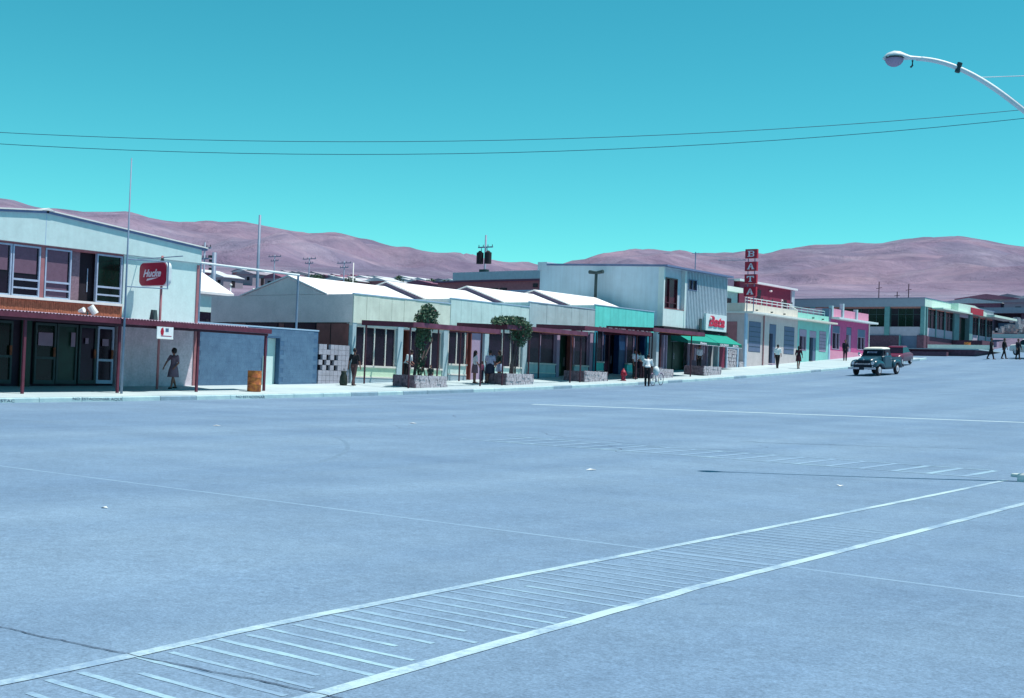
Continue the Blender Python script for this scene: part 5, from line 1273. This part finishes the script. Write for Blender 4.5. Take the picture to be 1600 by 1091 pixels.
# maroon car standing behind it
CR = thing('car', 'small maroon car parked at the kerb behind the pickup truck', 'car', (-37.2, 95.2, gz(96.2)), R(8)); CR.rotation_euler = (math.atan(.075), 0, R(6))
mb = MB(); mb.loft([ring(0, arch(.62, .38, .62, .12)), ring(.12, arch(.76, .32, .78, .16)), ring(1.1, arch(.80, .30, .90, .16)), ring(1.5, arch(.80, .30, .94, .14)), ring(3.2, arch(.80, .30, .95, .14)), ring(4.0, arch(.74, .32, .85, .18)), ring(4.2, arch(.6, .4, .7, .12))]); mb.build('body', 'maroon', CR, world=False, smooth=True)
mb = MB(); mb.loft([[(-.70, 1.15, .90), (.70, 1.15, .90), (.70, 3.3, .90), (-.70, 3.3, .90)], [(-.58, 1.6, 1.36), (.58, 1.6, 1.36), (.58, 2.8, 1.36), (-.58, 2.8, 1.36)]]); mb.build('windows', 'glass', CR, world=False)
mb = MB(); mb.loft([[(-.60, 1.56, 1.35), (.60, 1.56, 1.35), (.60, 2.84, 1.35), (-.60, 2.84, 1.35)], [(-.52, 1.7, 1.45), (.52, 1.7, 1.45), (.52, 2.7, 1.45), (-.52, 2.7, 1.45)]]); mb.build('roof', 'maroon', CR, world=False)
for s in (-1, 1):
    wheel(CR, s*.68, .75, .31, s); wheel(CR, s*.68, 3.3, .31, s); MB().ball((s*.52, .02, .60), .10, .05, .10).build('headlight', 'letter_white', CR, world=False)
bx(-.74, .74, -.10, -.02, .36, .46).build('front_bumper', 'chrome', CR, world=False); bx(-.34, .34, -.02, .02, .50, .62).build('grille', 'chrome', CR, world=False)
# pale car at the street end
CW = copy_tree(CR); CW.location = (-29.3, 110.0, gz(111)); CW.rotation_euler = (math.atan(.085), 0, R(60)); CW['label'] = 'white car nosing in beside the person in red'
for c in CW.children:
    if c.data.materials[0] == M['maroon']:
        c.data = c.data.copy(); c.data.materials[0] = M['trim_white']
# ------------------------------------------------------------------ people
PENDING = []
def remesh(o, v):
    m_ = o.modifiers.new('Remesh', 'REMESH'); m_.mode = 'VOXEL'; m_.voxel_size = v; m_.use_smooth_shade = True
    s_ = o.modifiers.new('Smooth', 'SMOOTH'); s_.factor = .5; s_.iterations = 2
    PENDING.append(o)
def cloth(name, c):
    return mat('cloth_'+name, c, rough=.9, var=.12, scale=9, fine=.04, bscale=60)
def rot_x(v, a): return Vector((v.x, v.y*math.cos(a)+v.z*math.sin(a), -v.y*math.sin(a)+v.z*math.cos(a)))   # positive a leans forward (+Y)
def person(label, x, y, z, face, H=1.70, top=(.6, .6, .65), bottom=(.03, .03, .05), lower='trousers', legs=((0, 0), (0, 0)), arms=((.1, .1, .2), (.1, .1, .2)), lean=0.0, head=0.0, hair='short', bulk=1.0, sleeve=.9, hem=.52, sit=False, extra=None, zoff=0.0, group=None, shoe=(.02, .015, .02)):
    """local +Y is forward; legs: (thigh forward, knee bend) left/right; arms: (forward, outward, elbow bend)"""
    s = H/1.72; P = thing('person', label, 'person', (x, y, z), face, group); b = bulk
    def T(v): return rot_x(Vector(v), lean)
    pel = Vector((0, 0, .92*s)); pts = {}
    low = 99; legp = []
    for i, sd in enumerate((-1, 1)):
        tf, kf = legs[i]; hip = pel+Vector((sd*.085*s*b, 0, -.02*s)); kn = hip+Vector((sd*.01, math.sin(tf), -math.cos(tf)))*.43*s
        a = tf-kf; an = kn+Vector((0, math.sin(a), -math.cos(a)))*.42*s; legp.append((hip, kn, an)); low = min(low, an.z-.075*s)
    dz = Vector((0, 0, -low+zoff)); pel = pel+dz; legp = [tuple(q+dz for q in l) for l in legp]
    waist = pel+T((0, 0, .16*s)); chest = pel+T((0, .01, .36*s)); neck = pel+T((0, 0, .50*s)); hc = neck+rot_x(Vector((0, .025*s, .155*s)), lean+head)
    body = MB(); r = s
    body.capsule(pel-Vector((.06*s*b, 0, 0)), pel+Vector((.06*s*b, 0, 0)), .105*r*b, .105*r*b); body.capsule(pel, waist, .115*r*b, .105*r*b); body.capsule(waist, chest, .105*r*b, .12*r*b)
    body.capsule(chest+T((-.09*s, 0, .04*s)), chest+T((.09*s, 0, .04*s)), .095*r, .095*r); body.capsule(chest, neck, .09*r, .055*r); body.capsule(neck, hc-Vector((0, 0, .06*s)), .052*r, .05*r)
    body.ball(hc, .074*s, .092*s, .112*s, 14, 10); up_ = rot_x(Vector((0, 0, 1)), lean+head); fwd = rot_x(Vector((0, 1, 0)), lean+head)
    body.ball(hc+fwd*.03*s-up_*.065*s, .048*s, .05*s, .05*s); body.capsule(hc+fwd*.085*s+up_*.005*s, hc+fwd*.105*s-up_*.025*s, .010*s, .014*s)
    for sd in (-1, 1): body.ball(hc+Vector((sd*.075*s, 0, 0))-up_*.01*s, .014*s, .022*s, .032*s, 8, 6)
    armp = []
    for i, sd in enumerate((-1, 1)):
        fa, ab, eb = arms[i]; sh = pel+T((sd*.175*s*(.6+.4*b), 0, .455*s))
        ud = T((sd*math.sin(ab), math.sin(fa)*math.cos(ab), -math.cos(fa)*math.cos(ab))); el = sh+ud*.285*s
        fd = T((sd*math.sin(ab)*.5-sd*.25*min(1, eb), math.sin(fa+eb), -math.cos(fa+eb))).normalized(); wr = el+fd*.245*s
        armp.append((sh, el, wr, fd)); body.capsule(sh, el, .052*r, .042*r); body.capsule(el, wr, .042*r, .028*r)
        side = Vector((sd, 0, 0)); pal = wr+fd*.05*s; across = fd.cross(side); across = across.normalized() if across.length > .1 else Vector((0, 1, 0))
        body.capsule(wr, pal+fd*.03*s, .026*r, .032*r)
        for k in range(4):
            o_ = across*(-.027+.018*k)*s; k0 = wr+fd*.085*s+o_; ln = (.055, .068, .072, .06)[k]*s; k1 = k0+(fd*.85-side*.15).normalized()*ln*.55; k2 = k1+(fd*.7-side*.6).normalized()*ln*.5
            body.capsule(k0, k1, .0095*s, .009*s, 6); body.capsule(k1, k2, .009*s, .008*s, 6)
        t0 = wr+fd*.03*s+across*.028*s; t1 = t0+(fd*.6+across*.75).normalized()*.045*s; body.capsule(t0, t1, .012*s, .010*s, 6); body.capsule(t1, t1+(fd*.95+across*.2).normalized()*.03*s, .010*s, .009*s, 6)
    for hip, kn, an in legp:
        body.capsule(hip, kn, .082*r*b, .054*r); body.capsule(kn, kn.lerp(an, .35), .054*r, .056*r); body.capsule(kn.lerp(an, .35), an, .056*r, .036*r); body.capsule(an, an+Vector((0, .13*s, -.04*s)), .038*r, .030*r)
    bo = body.build('body', 'skin', P, world=False); remesh(bo, .0135)
    ey = MB()
    for sd in (-1, 1): ey.ball(hc+fwd*.082*s+Vector((sd*.030*s, 0, 0))+up_*.012*s, .011*s, .008*s, .008*s, 6, 4)
    ey.build('eyes', 'hair', bo, world=False)
    MB().box(hc.x-.02*s, hc.x+.02*s, hc.y+.074*s, hc.y+.083*s, hc.z-.066*s, hc.z-.058*s).build('mouth', 'post_pink', bo, world=False)
    hr = MB(); k_ = {'short': (1.10, .02), 'bouffant': (1.42, .03), 'long': (1.2, .02), 'cap': (1.12, .02)}[hair]
    hr.ball(hc+up_*.030*s-fwd*.018*s, .078*s*k_[0], .088*s*k_[0], .098*s*k_[0], 14, 10)
    if hair == 'bouffant': hr.ball(hc+up_*.06*s-fwd*.03*s, .11*s, .115*s, .10*s, 12, 9)
    if hair == 'long': hr.capsule(hc-fwd*.05*s, neck-fwd*.06*s-up_*.06*s, .085*s, .06*s)
    ho = hr.build('hair', 'hair', P, world=False); remesh(ho, .014)
    g = .014
    sh_ = MB(); sh_.capsule(waist+Vector((0, 0, -.02*s)), chest, .118*r*b+g, .13*r*b); sh_.capsule(chest+T((-.095*s, 0, .03*s)), chest+T((.095*s, 0, .03*s)), .105*r, .105*r); sh_.capsule(chest, neck-T((0, 0, .02*s)), .10*r, .062*r)
    sh_.capsule(pel+Vector((-.05*s*b, 0, .07*s)), pel+Vector((.05*s*b, 0, .07*s)), .115*r*b, .115*r*b)
    for sh, el, wr, fd in armp:
        sh_.capsule(sh, sh.lerp(el, min(1, sleeve*1.0)), .066*r, .060*r)
        if sleeve > 1: sh_.capsule(el, el.lerp(wr, sleeve-1), .058*r, .044*r)
    so_ = sh_.build('dress_bodice' if lower == 'dress' else 'shirt', cloth('%.2f_%.2f_%.2f' % top, top), P, world=False); remesh(so_, .016)
    if lower == 'trousers':
        tr = MB(); tr.capsule(pel-Vector((.06*s*b, 0, -.01)), pel+Vector((.06*s*b, 0, .01)), .118*r*b, .118*r*b)
        for hip, kn, an in legp: tr.capsule(hip, kn, .098*r*b, .072*r); tr.capsule(kn, an+Vector((0, 0, .03*s)), .072*r, .058*r)
        to_ = tr.build('trousers', cloth('%.2f_%.2f_%.2f' % bottom, bottom), P, world=False); remesh(to_, .016)
    else:
        c_ = top if lower == 'dress' else bottom; rg = []
        kz = min(l[1].z for l in legp); n = 20; zt = waist.z-.01*s; zb_ = max(kz-.12*s, .10) if hem is None else pel.z-.92*s+hem*s
        kc = (legp[0][1]+legp[1][1])/2; spread = abs(legp[0][1].y-legp[1][1].y)/2
        for q in range(7):
            t = q/6; zz_ = zt+(zb_-zt)*t; rx = (.125+.055*min(1, t*2.2)+.03*t)*s*b; ry = (.105+.045*min(1, t*2.2)+.02*t)*s*b+spread*t; cy = kc.y*t+waist.y*(1-t)
            rg.append([(rx*math.cos(6.28318*k/n)*(1+.03*t*math.sin(k*2.5)), cy+ry*math.sin(6.28318*k/n)*(1+.03*t*math.sin(k*2.5)), zz_) for k in range(n)])
        rg.append([(v[0]*.93, cy+(v[1]-cy)*.93, v[2]+.004) for v in rg[-1]]); rg.append([(v[0]*.8, v[1], zt-.05) for v in rg[0]])
        MB().loft(rg[::-1]).build('skirt', cloth('%.2f_%.2f_%.2f' % c_, c_), P, world=False, smooth=True)
    for hip, kn, an in legp:
        sh2 = MB(); sh2.capsule(an+Vector((0, -.03*s, -.035*s)), an+Vector((0, .15*s, -.045*s)), .040*s, .034*s); o_ = sh2.build('shoe', cloth('shoe', shoe), P, world=False, smooth=True)
    return P, armp, pel
def wf(dx, dy): return math.atan2(-dx, dy)          # yaw that turns local +Y to the world direction (dx,dy)
def spot(x, y): return (x, y, sz(x, y) if x < KX else gz(y))

person('woman in a pale brown dress walking under the long canopy', *spot(-41.6, 31.85), wf(.25, -1), 1.62, (.20, .13, .18), lower='dress', legs=((.30, .05), (-.22, .25)), arms=((-.1, .15, .9), (.35, .45, .1)), hair='bouffant', hem=.50, sleeve=.7)
person('man in black shirt and brown trousers walking away past the pierced wall', *spot(-41.6, 41.9), wf(-.25, 1), 1.74, (.012, .012, .016), (.09, .045, .05), legs=((.25, .1), (-.2, .2)), arms=((-.2, .2, .1), (.15, .2, .2)), sleeve=.8)
BG = thing('bag', 'dark green sack standing at the feet of the man in black', 'bag', spot(-41.95, 41.6))
gx, gy, gzz = spot(-41.95, 41.6)
MB().loft([[(gx+r_*math.cos(6.28318*k/12), gy+r_*.8*math.sin(6.28318*k/12), gzz+h_) for k in range(12)] for h_, r_ in ((0, .17), (.12, .21), (.4, .19), (.55, .12), (.66, .15))]).build('sack', mat('sack', (.03, .05, .04), var=.3), BG, smooth=True)
MB().path([(gx-.1, gy, gzz+.6), (gx, gy, gzz+.78), (gx+.1, gy, gzz+.6)], .012).build('handle', 'hair', BG)
person('man in white shirt and black trousers leaning forward beside the upright vine', *spot(-41.9, 45.75), wf(1, .15), 1.72, (.62, .70, .74), (.012, .010, .014), lean=.34, head=.25, arms=((.35, .1, 1.0), (.35, .1, 1.0)), sleeve=.8)
person('small child in dark top crouching behind the upright vine planter', *spot(-41.6, 47.2), wf(.6, -1), 1.05, (.03, .05, .05), (.05, .04, .06), legs=((.9, 1.4), (.8, 1.3)), sleeve=.8)
person('woman in white blouse and brown skirt facing two women under the canopy', *spot(-41.2, 50.1), wf(.5, .9), 1.66, (.66, .60, .66), (.16, .09, .12), lower='skirt', arms=((.2, .1, .9), (.1, .15, .5)), hair='long', sleeve=.8)
person('small child in pink between the women under the canopy', *spot(-41.3, 50.8), wf(.2, 1), 1.12, (.62, .14, .24), (.04, .03, .06), hair='short', sleeve=.8)
person('stout woman in lilac blouse and navy skirt under the canopy', *spot(-40.9, 50.95), wf(-.6, .8), 1.70, (.46, .42, .58), (.025, .028, .06), lower='skirt', bulk=1.25, arms=((.2, .15, .7), (.2, .2, .9)), hair='short', hem=.48, sleeve=.75)
person('woman in dark green top and pale blue skirt by the spreading vine', *spot(-41.35, 52.3), wf(-.3, -1), 1.66, (.012, .035, .035), (.40, .46, .66), lower='skirt', hair='long', arms=((.2, .15, .8), (.1, .1, .3)), hem=.55, sleeve=1.2)
person('man in white shirt standing behind the cyclist by the turquoise shop', *spot(-40.2, 63.6), wf(1, -.2), 1.74, (.60, .56, .64), (.014, .012, .018), arms=((.3, .1, .9), (.1, .1, .2)), sleeve=.8)
person('man in white shirt bending forward on the planter beyond the cyclist', *spot(-40.3, 64.55), wf(-.9, .5), 1.68, (.78, .80, .80), (.05, .02, .035), lean=.45, head=.2, arms=((.5, .1, .6), (.3, .15, .6)), sleeve=.8)
cy_, carm, cp = person('man in white shirt and black trousers seen from behind pushing a bicycle', -37.25, 60.25, gz(60.25), wf(-.45, 1), 1.80, (.82, .84, .86), (.012, .010, .014), lean=.30, head=.15, arms=((.35, .2, .5), (.6, .15, .25)), legs=((.06, .02), (-.04, .06)), sleeve=1.0, bulk=1.05)
person('man in white shirt waiting in the dark doorway under the green awning', *spot(-42.6, 75.4), wf(1, -.6), 1.72, (.60, .56, .66), (.010, .010, .016), arms=((.1, .1, .3), (.1, .1, .3)), sleeve=1.3)
person('man in white shirt and black trousers walking past the cream house', *spot(-40.8, 83.4), wf(-.2, 1), 1.72, (.78, .86, .88), (.010, .009, .014), legs=((.28, .05), (-.22, .15)), arms=((-.15, .1, .2), (.3, .1, .5)), sleeve=.9)
person('woman in dark red dress walking past the mint house', *spot(-39.75, 84.6), wf(-.1, 1), 1.62, (.05, .008, .020), lower='dress', legs=((.12, .05), (-.12, .15)), arms=((.1, .25, .5), (.1, .25, .5)), hair='long', hem=.55, sleeve=1.3)
person('person in dark clothes with a red scarf by the pink house', *spot(-41.5, 96.8), wf(.5, -1), 1.70, (.02, .014, .03), (.02, .016, .03), arms=((.3, .15, .9), (.1, .1, .2)), sleeve=1.5)
GS = 'three men in dark suits crossing at the street end'
person('man in dark suit striding ahead of the other two at the street end', -33.9, 109.0, gz(109), wf(1, .1), 1.82, (.008, .010, .018), (.008, .008, .014), legs=((.24, .05), (-.24, .15)), arms=((-.2, .1, .2), (.2, .1, .2)), sleeve=1.7, group=GS)
person('man in dark suit in the middle of the three at the street end', -33.2, 110.2, gz(110.2), wf(1, -.2), 1.76, (.008, .010, .018), (.008, .008, .014), legs=((-.25, .1), (.28, .05)), arms=((.2, .1, .2), (-.15, .1, .2)), sleeve=1.7, group=GS)
person('man in dark suit following a few steps apart at the street end', -31.9, 109.6, gz(109.6), wf(.8, -.4), 1.72, (.010, .012, .026), (.010, .008, .014), legs=((.12, .05), (-.10, .1)), arms=((.15, .2, .3), (.1, .25, .3)), sleeve=1.7, group=GS)
person('person in deep red top beside the white car', -31.1, 111.5, gz(111.5), wf(.6, -1), 1.70, (.16, .006, .03), (.03, .02, .04), arms=((.3, .2, .9), (.2, .2, .6)), sleeve=1.4)

# bicycle held by the man
BC = thing('bicycle', 'old roadster bicycle held by the man in the white shirt', 'bicycle', (-37.35, 61.45, gz(61.3)), wf(-.12, 1)); BC.rotation_euler[0] = math.atan(.05)
def bwheel(y_):
    r_ = .33; pts = [(0, y_+r_*math.cos(6.28318*k/28), .345+r_*math.sin(6.28318*k/28)) for k in range(29)]
    Wn = MB().path(pts, .017, 6).build('wheel', 'tyre', BC, world=False, smooth=True)
    MB().path([(0, y_+.305*math.cos(6.28318*k/28), .345+.305*math.sin(6.28318*k/28)) for k in range(29)], .010, 5).build('rim', 'chrome', Wn, world=False)
    mb = MB()
    for k in range(16): a = 6.28318*k/16; mb.tube((.02*(1 if k % 2 else -1), y_, .345), (0, y_+.305*math.cos(a), .345+.305*math.sin(a)), .0025, .0025, 4)
    mb.build('spokes', 'chrome', Wn, world=False); MB().tube((-.05, y_, .345), (.05, y_, .345), .022).build('hub', 'chrome', Wn, world=False)
    MB().path([(0, y_+.365*math.cos(R(a)), .345+.365*math.sin(R(a))) for a in range(20, 171, 15)], .018, 5).build('mudguard', 'lilac', BC, world=False)
bwheel(-.53); bwheel(.53)
mb = MB(); bb = (0, -.08, .30); st = (0, -.22, .80); hdt = (0, .34, .84); hdl = (0, .38, .66)
for a, b in ((bb, st), (st, hdt), (bb, hdl), (hdt, hdl)): mb.tube(a, b, .016, .016, 8)
for s in (-.045, .045): mb.tube((s, -.53, .345), bb, .010); mb.tube((s, -.53, .345), st, .010); mb.tube((s, .53, .345), (s*.6, .39, .64), .012)
mb.build('frame', 'metal_white', BC, world=False)
MB().tube(hdt, (0, .32, 1.0), .014).build('stem', 'chrome', BC, world=False); MB().path([(-.28, .18, .98), (-.24, .30, 1.0), (0, .33, 1.0), (.24, .30, 1.0), (.28, .18, .98)], .012, 6).build('handlebar', 'chrome', BC, world=False)
MB().loft([[(w_*math.cos(6.28318*k/10), y_+.02*math.sin(6.28318*k/10), .90+.025*math.sin(6.28318*k/10)) for k in range(10)] for y_, w_ in ((-.36, .09), (-.28, .10), (-.16, .04), (-.08, .025))]).build('saddle', 'tyre', BC, world=False)
MB().tube(st, (0, -.24, .90), .013).build('seat_post', 'chrome', BC, world=False)
MB().tube((-.03, -.08, .30), (.03, -.08, .30), .09, .09, 14).build('chain_wheel', 'chrome', BC, world=False)
for s, d in ((-1, .15), (1, -.15)): Cn = MB().tube((s*.05, -.08, .30), (s*.06, -.08+d, .30-.05), .010).build('crank', 'chrome', BC, world=False); bx(s*.06-(.09 if s < 0 else 0), s*.06+(.09 if s > 0 else 0), -.10+d, -.04+d, .235, .255).build('pedal', 'tyre', Cn, world=False)
WBn = thing('bundle', 'white bundle hung on the bicycle beside the man', 'bag', (-37.0, 60.75, gz(60.75)+.62)); q = WBn.location
MB().ball(tuple(q+Vector((0, 0, .22))), .17, .2, .26, 12, 9).build('sack', mat('bundle_cloth', (.72, .78, .80), rough=.9), WBn, smooth=True); MB().path([tuple(q+Vector((-.03, 0, .45))), tuple(q+Vector((-.1, .2, .5)))], .015).build('tie', 'lilac', WBn)

# bake the voxel skins
bpy.context.view_layer.update()
dg = bpy.context.evaluated_depsgraph_get()
for o in PENDING:
    m_ = bpy.data.meshes.new_from_object(o.evaluated_get(dg)); mt = o.data.materials[0]; o.modifiers.clear(); o.data = m_
    if not len(m_.materials): m_.materials.append(mt)
